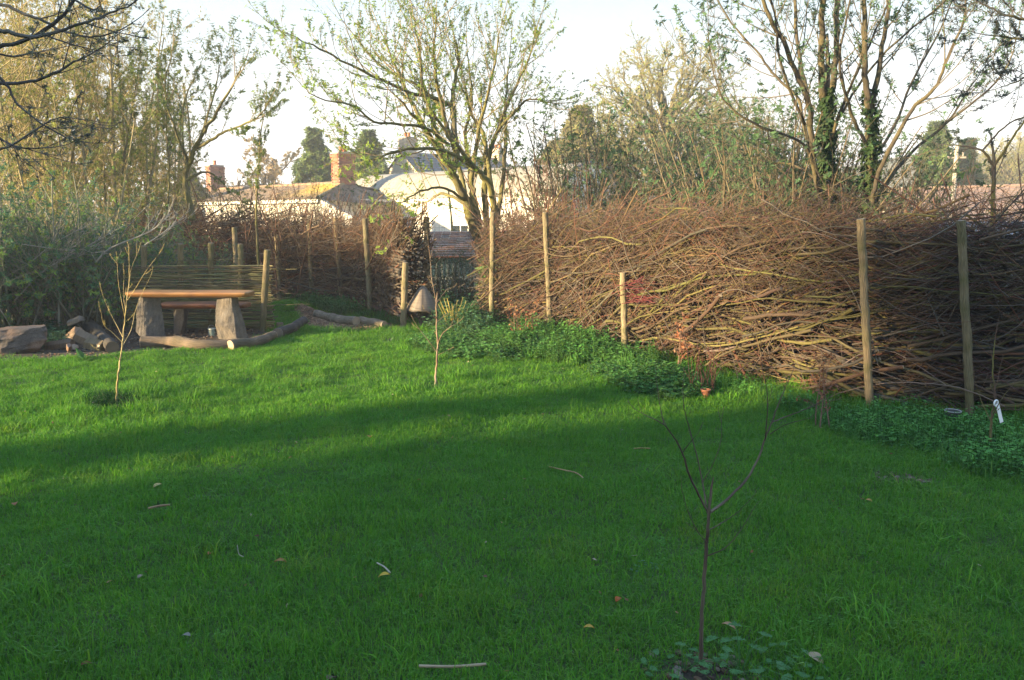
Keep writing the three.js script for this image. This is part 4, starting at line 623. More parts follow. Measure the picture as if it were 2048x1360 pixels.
{ // leaning many-stemmed tree in the gap
  const d = 12.9, S = [
    [P3([[992, 655], [984, 600], [972, 520], [952, 466], [932, 402, 12.8], [917, 373, 12.7], [905, 346, 12.6], [879, 308, 12.4], [856, 267, 12.2], [832, 235, 12.0], [800, 200, 11.8]]), 0.115, 0.012, 3.4, 0.5, 'trunk'],
    [P3([[905, 346, 12.6], [914, 311, 12.8], [908, 258, 13.0], [907, 215, 13.2], [892, 203, 13.2], [830, 188, 13.0], [772, 165, 12.7], [678, 118, 12.3], [619, 88, 12.0], [578, 68, 11.8]]), 0.055, 0.006, 4.2],
    [P3([[907, 240, 13.1], [905, 190, 13.3], [915, 120, 13.6], [905, 60, 13.8]]), 0.05, 0.008, 5],
    [P3([[898, 290, 12.5], [850, 256, 12.0], [790, 248, 11.6], [748, 244, 11.3], [707, 212, 11.0], [630, 194, 10.8], [601, 168, 10.7]]), 0.028, 0.004, 4.6],
    [P3([[932, 402, 12.8], [891, 377, 12.3], [856, 378, 11.9], [820, 393, 11.6], [795, 415, 11.4]]), 0.026, 0.006, 3.2],
    [P3([[935, 410, 12.9], [885, 387, 13.3], [856, 402, 13.6], [838, 408, 13.8]]), 0.03, 0.008, 3],
    [P3([[980, 560], [961, 464], [950, 405, 13.1], [941, 364, 13.3], [938, 323, 13.5], [930, 270, 13.7], [944, 200, 13.9], [935, 110, 14]]), 0.075, 0.010, 4],
    [P3([[982, 560], [973, 455, 13.1], [970, 376, 13.3], [973, 317, 13.4], [966, 267, 13.5], [952, 244, 13.6], [936, 206, 13.7], [901, 120, 13.8]]), 0.065, 0.010, 4],
    [P3([[988, 560], [985, 464, 12.7], [982, 376, 12.5], [955, 340, 12.3], [929, 311, 12.0], [890, 262, 11.8], [850, 190, 11.6], [838, 110, 11.5]]), 0.06, 0.009, 4],
    [P3([[990, 520], [990, 423, 13], [978, 330, 13.2], [986, 280, 13.2], [1030, 224, 13.2], [1060, 200, 13.1], [1104, 206, 13]]), 0.05, 0.008, 4.2],
    [P3([[990, 500], [1000, 400, 13.3], [1010, 300, 13.8], [1012, 200, 14.2], [1020, 110, 14.4]]), 0.05, 0.009, 4.5],
    [P3([[940, 430], [915, 330, 13.4], [870, 200, 13.8], [760, 130, 13.9], [700, 60, 14]]), 0.045, 0.008, 4],
    [P3([[905, 346, 12.6], [870, 260, 12.9], [848, 170, 13.1], [835, 80, 13.3], [825, 20, 13.4]]), 0.045, 0.007, 5],
    [P3([[879, 308, 12.4], [830, 220, 12.9], [790, 130, 13.2], [760, 60, 13.4]]), 0.04, 0.007, 5],
    [P3([[941, 364, 13.3], [960, 250, 13.0], [985, 150, 12.8], [1000, 60, 12.7]]), 0.04, 0.007, 5],
    [P3([[914, 311, 12.8], [880, 200, 12.2], [868, 110, 12.0], [872, 30, 11.9]]), 0.04, 0.007, 5],
    [P3([[973, 317, 13.4], [1020, 200, 13.6], [1060, 110, 13.8], [1075, 50, 13.9]]), 0.035, 0.006, 5],
    [P3([[955, 340, 12.3], [880, 300, 11.6], [800, 300, 11.2], [740, 320, 11], [690, 290, 10.9]]), 0.032, 0.006, 4.4]];
  const o = guidedTree('leaning_tree', 'leaning mossy tree with many stems and small green leaves in the gap between the hedges', 'tree', at(992, 655, 12.9).setY(0), S, { ...elderP, dense: 1.5, leafEvery: 0.85, shoot: 0.95, shootR: 0.010 }, whorlA, [[0.16, 0.26, 0.04], [0.20, 0.30, 0.05], [0.12, 0.21, 0.05], [0.24, 0.31, 0.06]], 0.72, 0.3);
}
const tallP = { ...elderP, dense: 1.35, leafEvery: 0.6, up: [0.05, 0.07, 0.03, 0], shoot: 1.0, shootR: 0.010, col: [[0.075, 0.062, 0.045], [0.10, 0.085, 0.055], [0.09, 0.075, 0.05]], moss: [0.13, 0.11, 0.05] };
{ // two vase-shaped trees behind the right hedge
  const S1 = [[P3([[1655, 470], [1654, 416], [1654, 318], [1652, 198]], 10.4), 0.058, 0.042, 2, 0.4, 'trunk'],
    [P3([[1652, 205, 10.4], [1643, 169, 10.3], [1645, 70, 10.2], [1640, -90, 10]]), 0.05, 0.03, 2.5], [P3([[1654, 205, 10.4], [1663, 184, 10.5], [1673, 71, 10.6], [1668, -90, 10.8]]), 0.048, 0.03, 2.5],
    [P3([[1650, 440, 10.4], [1640, 390, 10.2], [1626, 318, 10.1], [1619, 212, 9.9], [1590, 141, 9.8], [1573, 95, 9.7], [1541, 42, 9.6], [1515, -30, 9.5]]), 0.042, 0.02, 3], [P3([[1619, 212, 9.9], [1598, 106, 10.2], [1587, -60, 10.4]]), 0.03, 0.018, 3],
    [P3([[1626, 318, 10.1], [1605, 240, 10.4], [1597, 198, 10.5], [1552, 155, 10.7], [1516, 106, 10.8], [1460, 42, 11], [1415, -40, 11]]), 0.024, 0.008, 3.2], [P3([[1640, 390, 10.2], [1612, 293, 9.8], [1506, 247, 9.4], [1446, 198, 9.3], [1420, 110, 9.2]]), 0.022, 0.006, 4],
    [P3([[1655, 300, 10.4], [1690, 200, 10.1], [1725, 120, 9.9], [1788, -20, 9.8]]), 0.024, 0.01, 3], [P3([[1654, 380, 10.4], [1590, 330, 10.9], [1520, 320, 11.2], [1460, 270, 11.4]]), 0.02, 0.006, 4.4], [P3([[1610, 250, 10], [1560, 120, 9.7], [1550, 30, 9.6], [1530, -40, 9.6]]), 0.02, 0.01, 3]];
  const a = guidedTree('tall_tree', 'tall many-stemmed tree with ivy at its foot behind the right hedge, left of the pair', 'tree', at(1655, 470, 10.4).setY(0), S1, tallP, whorlA, LEAFB, 0.8);
  const S2 = [[P3([[1746, 470], [1744, 416], [1739, 318], [1737, 226]], 10.0), 0.054, 0.040, 2, 0.4, 'trunk'], [P3([[1737, 230, 10], [1732, 159, 9.9], [1730, 70, 9.8], [1722, -90, 9.7]]), 0.04, 0.024, 3], [P3([[1738, 235, 10], [1753, 159, 10.1], [1767, 81, 10.2], [1785, -60, 10.3]]), 0.038, 0.02, 3],
    [P3([[1747, 420, 10], [1749, 371, 9.8], [1788, 282, 9.6], [1831, 212, 9.5], [1870, 176, 9.4], [1894, 116, 9.4], [1929, 35, 9.3], [1934, -60, 9.3]]), 0.03, 0.010, 3], [P3([[1748, 400, 10], [1824, 304, 10.3], [1894, 244, 10.5], [1929, 191, 10.6], [1972, 131, 10.7]]), 0.026, 0.006, 3.4], [P3([[1880, 256, 10.4], [1951, 201, 10.2], [2000, 155, 10.1], [2025, 106, 10.1], [2040, 40, 10]]), 0.016, 0.005, 3],
    [P3([[1740, 330, 10], [1790, 250, 10.4], [1820, 170, 10.7], [1880, 60, 10.9], [1920, -40, 11]]), 0.022, 0.008, 3.4], [P3([[1738, 300, 10], [1700, 220, 9.7], [1680, 120, 9.5], [1700, 0, 9.3]]), 0.022, 0.01, 3], [P3([[1675, 240, 10.2], [1725, 159, 10.2], [1788, 88, 10.1], [1884, 7, 10], [1940, -60, 10]]), 0.018, 0.008, 3]];
  const b = guidedTree('tall_tree', 'slimmer tall tree with wide arching branches behind the right hedge, right of the pair', 'tree', at(1746, 470, 10.0).setY(0), S2, tallP, whorlB, LEAFB, 0.75);
  for (const [o, px, d, n] of [[a, 1654, 10.4, 420], [b, 1741, 10.0, 200]]) { const L = []; for (let i = 0; i < n; i++) { const y = Math.pow(rnd(), 1.4), p = at(px + rr(-2, 2), 420 - y * 240, d); const an = rnd() * 6.283, r = 0.075 + rr(0, 0.06) * (1 - y * 0.5); L.push([V(p.x + Math.cos(an) * r, p.y, p.z + Math.sin(an) * r).sub(o.position), V(Math.cos(an), 0.3, Math.sin(an))]); } leaves('ivy', broad, L, IVY, 0.75, o); }
}
{ // arching small tree at the left
  const S = [[P3([[384, 440, 15], [382, 421, 15], [371, 356, 15], [386, 306, 14.9], [405, 268, 14.8], [440, 214, 14.6], [470, 161, 14.5], [485, 130, 14.4]]), 0.065, 0.008, 5, 0.3, 'trunk'], [P3([[392, 296, 14.9], [420, 282, 14.8], [447, 264, 14.6], [497, 245, 14.3], [520, 229, 14.2], [545, 190, 14.1]]), 0.032, 0.006, 6], [P3([[373, 360, 15], [395, 348, 15.1], [413, 344, 15.2], [440, 360, 15.3], [459, 382, 15.4], [475, 400, 15.4]]), 0.028, 0.007, 4], [P3([[374, 340, 15], [365, 280, 15.3], [370, 200, 15.6], [400, 130, 15.8]]), 0.03, 0.007, 5], [P3([[380, 330, 15], [350, 260, 14.6], [330, 180, 14.4], [345, 100, 14.3]]), 0.03, 0.007, 5], [P3([[400, 278, 14.8], [430, 180, 15], [440, 130, 15.1]]), 0.022, 0.006, 6]];
  guidedTree('arching_tree', 'small arching tree with sparse leaves over the left end of the far dead hedge', 'tree', at(384, 440, 15).setY(0), S, { ...elderP, shoot: 0.8, shootR: 0.012 }, whorlA, [[0.13, 0.19, 0.05], [0.10, 0.16, 0.05]], 0.85);
  const sap = [[[514, 470, 14.6], [512, 420, 14.6], [516, 350, 14.6], [520, 280, 14.6], [531, 210, 14.6]], [[240, 440, 15.2], [246, 330, 15.2], [262, 230, 15.2], [280, 120, 15.2]], [[335, 440, 14.8], [338, 330, 14.8], [332, 250, 14.8], [338, 140, 14.8]]];
  sap.forEach((s, i) => guidedTree('pole_tree', ['thin straight young tree rising above the far dead hedge', 'thin pole-like tree in the left thicket, second from the arching tree', 'thin pole-like tree in the thicket just left of the arching tree'][i], 'tree', V(at(...s[0]).x, 0, -s[0][2]), [[[V(at(...s[0]).x, -0.05, -s[0][2]), ...P3(s)], 0.028, 0.006, 6, 0.45, 'trunk']], { ...elderP, shoot: 0.6, shootR: 0.008 }, whorlA, [[0.14, 0.2, 0.05]], 0.8));
}
// prototypes grown at the origin, then copied
function sprouting(name, label, category, pos, build, group) { const o = thing(name, label, category, [0, 0, 0], 0, group); build(o); o.position.copy(pos); return o; }
const GOLD = [[0.36, 0.31, 0.17], [0.31, 0.25, 0.11], [0.28, 0.22, 0.10]];
function coppice(o, h, nPoles, tw, leafCols, leafScale, cols = GOLD, spread = 0.24) {
  const P = { seg: [12, 6, 4, 3], wob: [0.05, 0.13, 0.2, 0.25], up: [0.04, 0.05, 0.03, 0], t0: [0.25, 0.15, 0.1, 0], n: [tw * 1.5, 7, 4, 0], ang: [0.95, 0.8, 0.8, 0.7], lr: [0.30, 0.5, 0.55, 0.5], rr: [0.4, 0.5, 0.6, 0.6], sides: [7, 4, 3, 3], col: cols, max: 3, minr: 0.0028, leafEvery: 0.42 };
  const tw1 = new Tubes(), tw2 = new Tubes(), L = [];
  for (let k = 0; k < nPoles; k++) { const T = new Tubes(), a = k / nPoles * 6.283 + rr(-0.4, 0.4), r = rr(0.05, 0.4); grow([T, tw1, tw2, tw2], L, V(Math.cos(a) * r, -0.1, Math.sin(a) * r), V(Math.cos(a) * spread * rr(0.3, 1.6), 1, Math.sin(a) * spread * rr(0.3, 1.6)), h * rr(0.7, 1.1), rr(0.025, 0.055), 0, P); part('trunk', T.geometry(), bark, o); }
  part('branches', tw1.geometry(), twigMat, o, 'stuff'); part('twigs', tw2.geometry(), twigMat, o, 'stuff'); leaves('crown', whorlA, L, leafCols, leafScale, o);
}
const TG = 'coppiced trees of the left thicket';
const cop = [sprouting('coppice_tree', 'golden twiggy coppiced tree at the far left edge of the thicket', 'tree', at(40, 430, 15.5).setY(-0.05), (o) => coppice(o, 6.6, 5, 13, BUDS, 0.75)), sprouting('coppice_tree', 'golden twiggy coppiced tree with a leaning pale trunk in the middle of the thicket', 'tree', at(120, 430, 17).setY(-0.05), (o) => coppice(o, 7.2, 4, 15, BUDS, 0.8)), sprouting('coppice_tree', 'twiggy olive-leaved coppiced tree right of the thicket middle', 'tree', at(225, 430, 16).setY(-0.05), (o) => coppice(o, 5.6, 5, 12, [[0.24, 0.27, 0.06], [0.17, 0.22, 0.05]], 0.9))];
[[0, -70, 14.5, 1.0, 2, 'coppiced tree beyond the left frame edge of the thicket'], [1, 20, 20, 1.05, 1, 'coppiced tree in the second row behind the far left one'], [2, 90, 19, 1.15, 3, 'olive coppiced tree in the second row behind the leaning pale trunk'], [0, 185, 18.5, 0.98, 4, 'coppiced tree in the second row of the thicket middle'], [1, 285, 17.5, 0.72, 5, 'lower coppiced tree at the right end of the thicket, behind the pole trees'], [2, 330, 19, 0.9, 1.2, 'coppiced tree behind the arching tree'], [0, 255, 22, 0.95, 0.4, 'coppiced tree in the back row of the thicket'], [2, 150, 14.2, 0.8, 2.6, 'short coppiced tree at the front of the thicket'], [1, -160, 18, 1, 0.9, 'coppiced tree well left of the frame'], [1, 60, 24, 1.15, 2.2, 'tallest coppiced tree in the back row']].forEach(([k, px, d, s, turn, label]) => copyOf(cop[k], label, at(px, 430, d).setY(-0.05), turn, s));

function fountain(o, h, n, leafGeo, leafCols, leafScale, cols, spread = 0.7, every = 0.8, side = 5) { // shrub of arching stems
  const P = { seg: [8, 5, 3], wob: [0.08, 0.16, 0.2], up: [-0.03, -0.02, 0], t0: [0.2, 0.15, 0.1], n: [side, 3, 0], ang: [0.7, 0.7, 0.6], lr: [0.42, 0.5, 0.5], rr: [0.55, 0.6, 0.6], sides: [5, 3, 3], col: cols, max: 2, minr: 0.002, leafEvery: every };
  const A = new Tubes(), B = new Tubes(), L = [];
  for (let k = 0; k < n; k++) { const a = rnd() * 6.283, r = rr(0, 0.45) * Math.sqrt(h), s = spread * rr(0.1, 1.2); grow([A, B, B], L, V(Math.cos(a) * r, -0.05, Math.sin(a) * r), V(Math.cos(a) * s, 1, Math.sin(a) * s), h * rr(0.6, 1.25), rr(0.006, 0.016) * Math.sqrt(h), 0, P); }
  part('stems', A.geometry(), twigMat, o, 'stuff'); part('twigs', B.geometry(), twigMat, o, 'stuff'); if (leafGeo) leaves('foliage', leafGeo, L, leafCols, leafScale, o);
}
const DKST = [[0.13, 0.14, 0.105], [0.16, 0.16, 0.12], [0.12, 0.125, 0.09]];
const sh1 = sprouting('shrub', 'dense dark green shrub at the left edge behind the boulder', 'shrub', at(10, 640, 11.2).setY(0), (o) => fountain(o, 1.75, 46, whorlA, [[0.06, 0.15, 0.07], [0.075, 0.17, 0.075], [0.16, 0.26, 0.05]], 0.8, DKST, 0.75, 0.85, 8));
const sh2 = sprouting('shrub', 'bare-stemmed dark shrub behind the offcut heap', 'shrub', at(120, 640, 11.6).setY(0), (o) => fountain(o, 1.9, 50, whorlB, [[0.06, 0.14, 0.075], [0.075, 0.16, 0.08], [0.16, 0.26, 0.05]], 0.75, DKST, 0.6, 0.75, 8));
[[0, 215, 11.9, 0.92, 1.1, 'dark shrub directly left of the woven panel'], [1, 55, 12.6, 0.95, 2.3, 'dark shrub in the second row behind the boulder'], [0, 165, 13.0, 0.84, 3.3, 'dark shrub in the second row behind the offcut heap'], [1, 265, 12.7, 0.72, 4.2, 'dark shrub behind the left end of the woven panel'], [0, 330, 13.0, 0.62, 5.1, 'dark shrub behind the middle of the woven panel'], [1, -60, 11.4, 1.1, 0.6, 'dark shrub just outside the left frame edge'], [1, 395, 13.6, 0.55, 1.9, 'dark shrub behind the right half of the woven panel'], [0, -160, 11.0, 0.95, 1.3, 'dark shrub outside the frame, second from the left edge'], [1, -280, 10.4, 1.0, 2.8, 'dark shrub outside the frame, third from the left edge'], [0, -420, 9.8, 1.12, 0.3, 'dark shrub outside the frame, fourth from the left edge'], [0, 110, 14.2, 0.8, 0.2, 'dark shrub in the third row of the thicket'], [1, 225, 14.4, 0.62, 5.5, 'dark shrub in the third row left of the arching tree'], [0, 10, 14, 0.85, 4.6, 'dark shrub in the third row at the left edge']].forEach(([k, px, d, s, turn, label]) => copyOf([sh1, sh2][k], label, at(px, 640, d).setY(0), turn, s));
{ // silvery dead boughs lying over the shrubs
  const o = thing('dead_bough', 'long silvery dead bough sloping over the shrubs above the woven panel', 'branch', at(250, 500, 11.3)), T = new Tubes(o.position), P = { ...elderP, max: 2, shoot: 0.4, shootR: 0.007, col: [[0.30, 0.29, 0.26], [0.26, 0.25, 0.22]] };
  for (const [l, r] of [[P3([[192, 525, 11.2], [215, 500, 11.2], [265, 478, 11.2], [305, 460, 11.2], [345, 425, 11.3]]), 0.016], [P3([[290, 490, 11.1], [320, 470, 11.1], [352, 445, 11.2]]), 0.012], [P3([[0, 560, 10.9], [60, 525, 10.9], [110, 485, 11], [200, 440, 11.2]]), 0.010], [P3([[30, 600, 10.9], [90, 540, 10.9], [160, 500, 11], [250, 450, 11.1]]), 0.009], [P3([[-10, 480, 10.9], [70, 492, 10.9], [160, 500, 11], [230, 470, 11]]), 0.009]]) { const c = curve(l, 10); T.tube(c, c.map((_, i) => r * (1 - i * 0.07)), 6, [0.27, 0.26, 0.23]); for (let k = 0; k < 9; k++) { const j = 2 + Math.floor(rnd() * 8), d = c[j].clone().sub(c[j - 1]).normalize().addScaledVector(rand3(), 0.5).normalize(); grow([T, T, T], [], c[j], d, rr(0.2, 0.5), r * 0.4, 1, P); } }
  part('bough', T.geometry(), twigMat, o);
}
// shrubs beyond the right hedge, and the twiggy growth over it
const OLST = [[0.12, 0.10, 0.06], [0.10, 0.085, 0.055]], RDST = [[0.13, 0.068, 0.045], [0.11, 0.075, 0.05], [0.12, 0.095, 0.055]];
const sh3 = sprouting('leafy_shrub', 'leafy shrub with grey green rosettes right of the leaning tree', 'shrub', at(1150, 520, 14).setY(-0.1), (o) => fountain(o, 3.2, 42, whorlA, LEAFB, 0.9, OLST, 0.40, 0.9, 9));
const sh4 = sprouting('twiggy_shrub', 'reddish bare twiggy shrub over the hedge right of the leaning tree', 'shrub', at(1060, 520, 12.6).setY(0), (o) => fountain(o, 2.1, 30, null, null, 1, RDST, 0.55, 0, 8));
[[0, 1235, 15.5, 1.0, 1, 'leafy shrub in front of the barn gable'], [0, 1330, 14.5, 0.7, 2, 'leafy shrub below the big bare tree'], [0, 1420, 13, 0.82, 3, 'leafy shrub left of the tall tree pair'], [0, 1490, 11.5, 0.9, 4, 'leafy shrub behind the hidden rear stake of the right hedge'], [0, 1570, 11.2, 0.9, 5, 'leafy shrub at the left foot of the tall tree pair'], [0, 1695, 11.3, 0.72, 0.5, 'low leafy shrub between the tall tree pair'], [0, 1800, 11, 0.66, 1.6, 'low leafy shrub right of the tall tree pair'], [0, 1280, 12.6, 0.62, 2.1, 'leafy shrub close behind the sunlit part of the right hedge'], [0, 1455, 15, 1.0, 0.3, 'leafy shrub in the second row left of the tall tree pair'], [0, 1540, 13.5, 0.98, 1.9, 'leafy shrub in the second row at the left foot of the tall trees'], [0, 1625, 12.6, 0.85, 4.4, 'leafy shrub directly behind the left tall tree'], [0, 1395, 17, 0.8, 2.6, 'leafy shrub in the second row below the big bare tree'], [1, 1130, 12.2, 0.95, 1, 'reddish twiggy shrub behind the stake in the sunlit hedge'], [1, 1215, 12.4, 0.8, 2, 'reddish twiggy shrub in front of the barn gable'], [1, 1310, 11.4, 0.8, 3, 'reddish twiggy shrub behind the red stem bundle'], [1, 1400, 10.4, 0.82, 4, 'reddish twiggy shrub over the middle of the right hedge'], [1, 1490, 9.9, 0.76, 5, 'reddish twiggy shrub over the hedge left of the tall trees'], [1, 1600, 9.0, 0.8, 0.7, 'reddish twiggy shrub over the hedge below the tall trees'], [1, 1800, 8.4, 0.82, 2.2, 'reddish twiggy shrub over the hedge between the two nearest stakes'], [1, 1960, 8.2, 0.8, 3.7, 'reddish twiggy shrub over the right end of the hedge'], [1, 2060, 7.9, 0.9, 4.9, 'reddish twiggy shrub at the right frame edge'], [1, 905, 13.4, 0.34, 2.4, 'low reddish twiggy shrub in the gap, in front of the greenhouse'], [0, 940, 13.9, 0.3, 5.0, 'low leafy shrub in the gap beside the leaning tree foot'], [0, 875, 14.4, 0.34, 1.2, 'low leafy shrub behind the near end of the far dead hedge'], [0, 500, 17, 0.62, 0.8, 'leafy shrub screening the cottage wall left of the hipped roof'], [0, 610, 17.5, 0.6, 3.6, 'leafy shrub screening the cottage wall below the taller chimney'], [0, 740, 18, 0.62, 2.2, 'leafy shrub in front of the left end of the white barn'], [1, 580, 15.6, 0.95, 0.4, 'reddish twiggy shrub over the far dead hedge between its middle stakes'], [1, 705, 15.0, 0.85, 4.0, 'reddish twiggy shrub over the near part of the far dead hedge'], [1, 450, 15.7, 0.98, 1.4, 'reddish twiggy shrub over the left end of the far dead hedge'], [1, 540, 15.9, 0.96, 5.2, 'reddish twiggy shrub over the middle of the far dead hedge'], [1, 640, 15.8, 0.92, 3.1, 'reddish twiggy shrub over the right half of the far dead hedge']].forEach(([k, px, d, s, turn, label]) => copyOf([sh3, sh4][k], label, at(px, 520, d).setY(k ? 0 : -0.1), turn, s));
{ // dark red dogwood
  const o = sprouting('dogwood', 'upright dark red stemmed shrub against the white barn', 'shrub', at(1095, 520, 12.9).setY(0), (q) => { const A = new Tubes(); for (let i = 0; i < 60; i++) { const x = rr(-0.4, 0.4), z = rr(-0.3, 0.3), l = rr(1.8, 2.65), p = []; for (let k = 0; k <= 6; k++) p.push(V(x * (1 + k * 0.14) + gauss() * 0.02, l * k / 6, z + gauss() * 0.02)); A.tube(p, p.map((_, k) => 0.006 * (1 - k * 0.12)), 3, vary([0.20, 0.05, 0.045], 0.3)); } part('stems', A.geometry(), twigMat, q, 'stuff'); });
  const y = sprouting('yellow_dogwood', 'small clump of yellow green upright stems right of the carved mushroom', 'shrub', G(908, 668).setY(0), (q) => { const A = new Tubes(), L = []; for (let i = 0; i < 34; i++) { const a = rnd() * 6.28, r = rr(0, 0.11), l = rr(0.25, 0.5), t = V(Math.cos(a) * (r + l * 0.3), l, Math.sin(a) * (r + l * 0.3)); A.tube(curve([V(Math.cos(a) * r, 0, Math.sin(a) * r), V(Math.cos(a) * (r + 0.03), l * 0.5, Math.sin(a) * (r + 0.03)), t], 4), 0.0045, 4, vary([0.26, 0.22, 0.05], 0.2)); L.push([t, V(0, 1, 0)]); if (rnd() < 0.6) L.push([t.clone().multiplyScalar(0.7), V(rr(-1, 1), 0.6, rr(-1, 1))]); } part('stems', A.geometry(), twigMat, q, 'stuff'); leaves('foliage', whorlA, L, [[0.2, 0.26, 0.05]], 0.7, q); });
}
// far trees
function bigTree(o, h, r, cols, leafCols, leafScale, every = 0.6, wide = false) {
  const P = { seg: [7, 7, 6, 5, 3], wob: [0.05, 0.16, 0.2, 0.24, 0.3], up: [0.02, 0.05, 0.04, 0.02, 0], t0: [0.32, 0.3, 0.25, 0.2, 0], n: [9, 7, 7, 5, 0], ang: [0.85, 0.75, 0.75, 0.7, 0.6], lr: [0.62, 0.55, 0.5, 0.5, 0.4], rr: [0.5, 0.5, 0.5, 0.55, 0.6], sides: [9, 6, 4, 3, 3], col: cols, max: 4, minr: 0.011, leafEvery: every };
  const A = new Tubes(), B = new Tubes(), C = new Tubes(), L = []; if (wide) Object.assign(P, { n: [12, 8, 8, 6, 0], ang: [1.05, 0.7, 0.75, 0.7, 0.6], lr: [1.1, 0.55, 0.5, 0.5, 0.4], up: [0.02, 0.035, 0.04, 0.02, 0], t0: [0.5, 0.3, 0.2, 0.2, 0], rr: [0.5, 0.5, 0.5, 0.5, 0.5] }); grow([A, B, C, C, C], L, V(0, -0.2, 0), V(0.03, 1, 0.02), h * (wide ? 0.62 : 0.78), r, 0, P);
  part('trunk', A.geometry(), bark, o); part('limbs', B.geometry(), bark, o, 'stuff'); part('twigs', C.geometry(), twigMat, o, 'stuff'); leaves('crown', whorlA, L, leafCols, leafScale, o);
}
function domeTree(o, hc, R, Rv, cols, leafCols, leafScale) { // round crown: crooked limbs reach every part of the dome and break into fine twigs
  const T = new Tubes(), A = new Tubes(), C = new Tubes(), L = [], P = { seg: [0, 5, 4, 3], wob: [0, 0.22, 0.26, 0.3], up: [0, 0.03, 0.02, 0], t0: [0, 0.1, 0.1, 0], n: [0, 5, 4, 0], ang: [0, 0.8, 0.8, 0.7], lr: [0, 0.55, 0.55, 0.5], rr: [0, 0.5, 0.6, 0.6], sides: [0, 3, 3, 3], col: cols, max: 3, minr: 0.009, leafEvery: 0.45 };
  const trunk = curve([V(0, -0.3, 0), V(0.1, hc * 0.3, 0), V(-0.1, hc * 0.55, 0.1), V(0.1, hc * 0.9, 0), V(-0.1, hc + Rv * 0.3, 0.1)], 14); T.tube(trunk, trunk.map((_, i) => 0.42 - 0.022 * i), 10, cols[0]);
  for (let i = 0; i < 46; i++) {
    const u = i / 46, y = -0.55 + 1.5 * u, a = i * 2.39996, w = Math.sqrt(Math.max(0.05, 1 - Math.min(1, y * y))), end = V(Math.cos(a) * R * w, hc + Rv * y, Math.sin(a) * R * w).multiplyScalar(1); end.x *= rr(0.8, 1.05); end.z *= rr(0.8, 1.05);
    const j = Math.min(13, 5 + Math.floor(rr(0, 2) + Math.max(0, y + 0.4) * 5)), s = trunk[j], mid = s.clone().lerp(end, 0.5).add(V(gauss() * 0.4, 0.25 * R * (0.6 - 0.5 * y), gauss() * 0.4)), c = curve([s, mid, end], 12);
    c.forEach((p, k) => { if (k && k < 12) p.addScaledVector(rand3(), 0.09); }); A.tube(c, c.map((_, k) => 0.13 * (1 - k * 0.068)), 5, vary(cols[0], 0.15));
    for (let k = 4; k <= 12; k++) for (let q = 0; q < (k > 8 ? 2 : 1); q++) { const d = c[k].clone().sub(c[k - 1]).normalize().addScaledVector(rand3(), 0.75).normalize(); grow([A, A, C, C], L, c[k], d, rr(0.6, 1.5), 0.022, 1, P); }
  }
  part('trunk', T.geometry(), bark, o); part('limbs', A.geometry(), bark, o, 'stuff'); part('twigs', C.geometry(), twigMat, o, 'stuff'); leaves('crown', whorlA, L, leafCols, leafScale, o);
}
const far1 = sprouting('bare_tree', 'large round bare tree with yellow green buds beyond the barn gable', 'tree', at(1325, 430, 46).setY(GY), (o) => domeTree(o, 7.9, 4.0, 4.0, [[0.17, 0.15, 0.07], [0.19, 0.165, 0.07]], [[0.26, 0.30, 0.08], [0.22, 0.28, 0.07], [0.32, 0.32, 0.11]], 1.15));
const far2 = sprouting('bare_tree', 'reddish brown bare tree left of the taller brick chimney', 'tree', at(540, 430, 62).setY(GY), (o) => bigTree(o, 9, 0.3, [[0.26, 0.19, 0.12], [0.27, 0.2, 0.13]], [[0.3, 0.24, 0.12]], 2.4, 0.3));
[[0, 1235, 60, 0.85, 1, 'bare tree left of and behind the large round one'], [0, 1450, 58, 0.9, 2, 'bare tree right of and behind the large round one'], [1, 590, 70, 0.75, 3, 'bare tree close behind the evergreen left of the chimney'], [1, 470, 66, 0.7, 2, 'bare tree above the far left brick chimney'], [1, 380, 60, 0.9, 4, 'bare tree behind the arching tree'], [1, 960, 75, 0.7, 1, 'bare tree behind the leaning tree and barn'], [1, 1040, 72, 0.75, 5, 'bare tree behind the red stemmed shrub'], [1, 1560, 80, 0.8, 0.5, 'far bare tree left of the tall tree pair'], [1, 1680, 85, 0.8, 2.5, 'far bare tree between the tall tree pair'], [1, 1780, 82, 0.7, 3.5, 'far bare tree left of the right conifer'], [0, 2010, 70, 0.75, 3, 'bare golden tree on the hillside at the right edge'], [1, 1965, 78, 0.95, 1, 'bare tree on the hillside right of the conifers'], [0, 2080, 76, 0.9, 4, 'bare tree on the hillside, cut by the right frame edge'], [1, 1925, 88, 0.8, 2, 'far bare tree behind the utility pole'], [1, 250, 62, 0.9, 0.2, 'far bare tree behind the thicket'], [1, 120, 60, 1, 1.2, 'far bare tree behind the thicket at the left']].forEach(([k, px, d, s, turn, label]) => copyOf([far1, far2][k], label, at(px, 430, d).setY(GY), turn, s));
function conifer(o, h, r, cols, geo, n, scale, shape) {
  const T = new Tubes(); T.tube([V(0, -0.3, 0), V(0.02, h * 0.5, 0), V(0, h * 0.96, 0)], [0.22, 0.14, 0.03], 8, [0.10, 0.07, 0.045]); const L = [];
  const lob = []; for (let i = 0; i < 120; i++) { const t = rr(0.1, 0.99), a = rnd() * 6.283, q = r * shape(t) * rr(0.25, 0.95); lob.push(V(Math.cos(a) * q, t * h, Math.sin(a) * q)); T.tube([V(0, t * h - 0.1 * q, 0), lob[i].clone().multiplyScalar(0.98)], [0.04, 0.015], 4, [0.10, 0.07, 0.045]); }
  for (let i = 0; i < n; i++) { const c = pick(lob), d = rand3().normalize(), s = r * rr(0.06, 0.30) * (0.5 + 0.5 * shape(c.y / h)); L.push([c.clone().addScaledVector(d, s), d.add(V(0, 0.5, 0))]); }
  part('trunk', T.geometry(), bark, o); leaves('crown', geo, L, cols, scale, o);
}
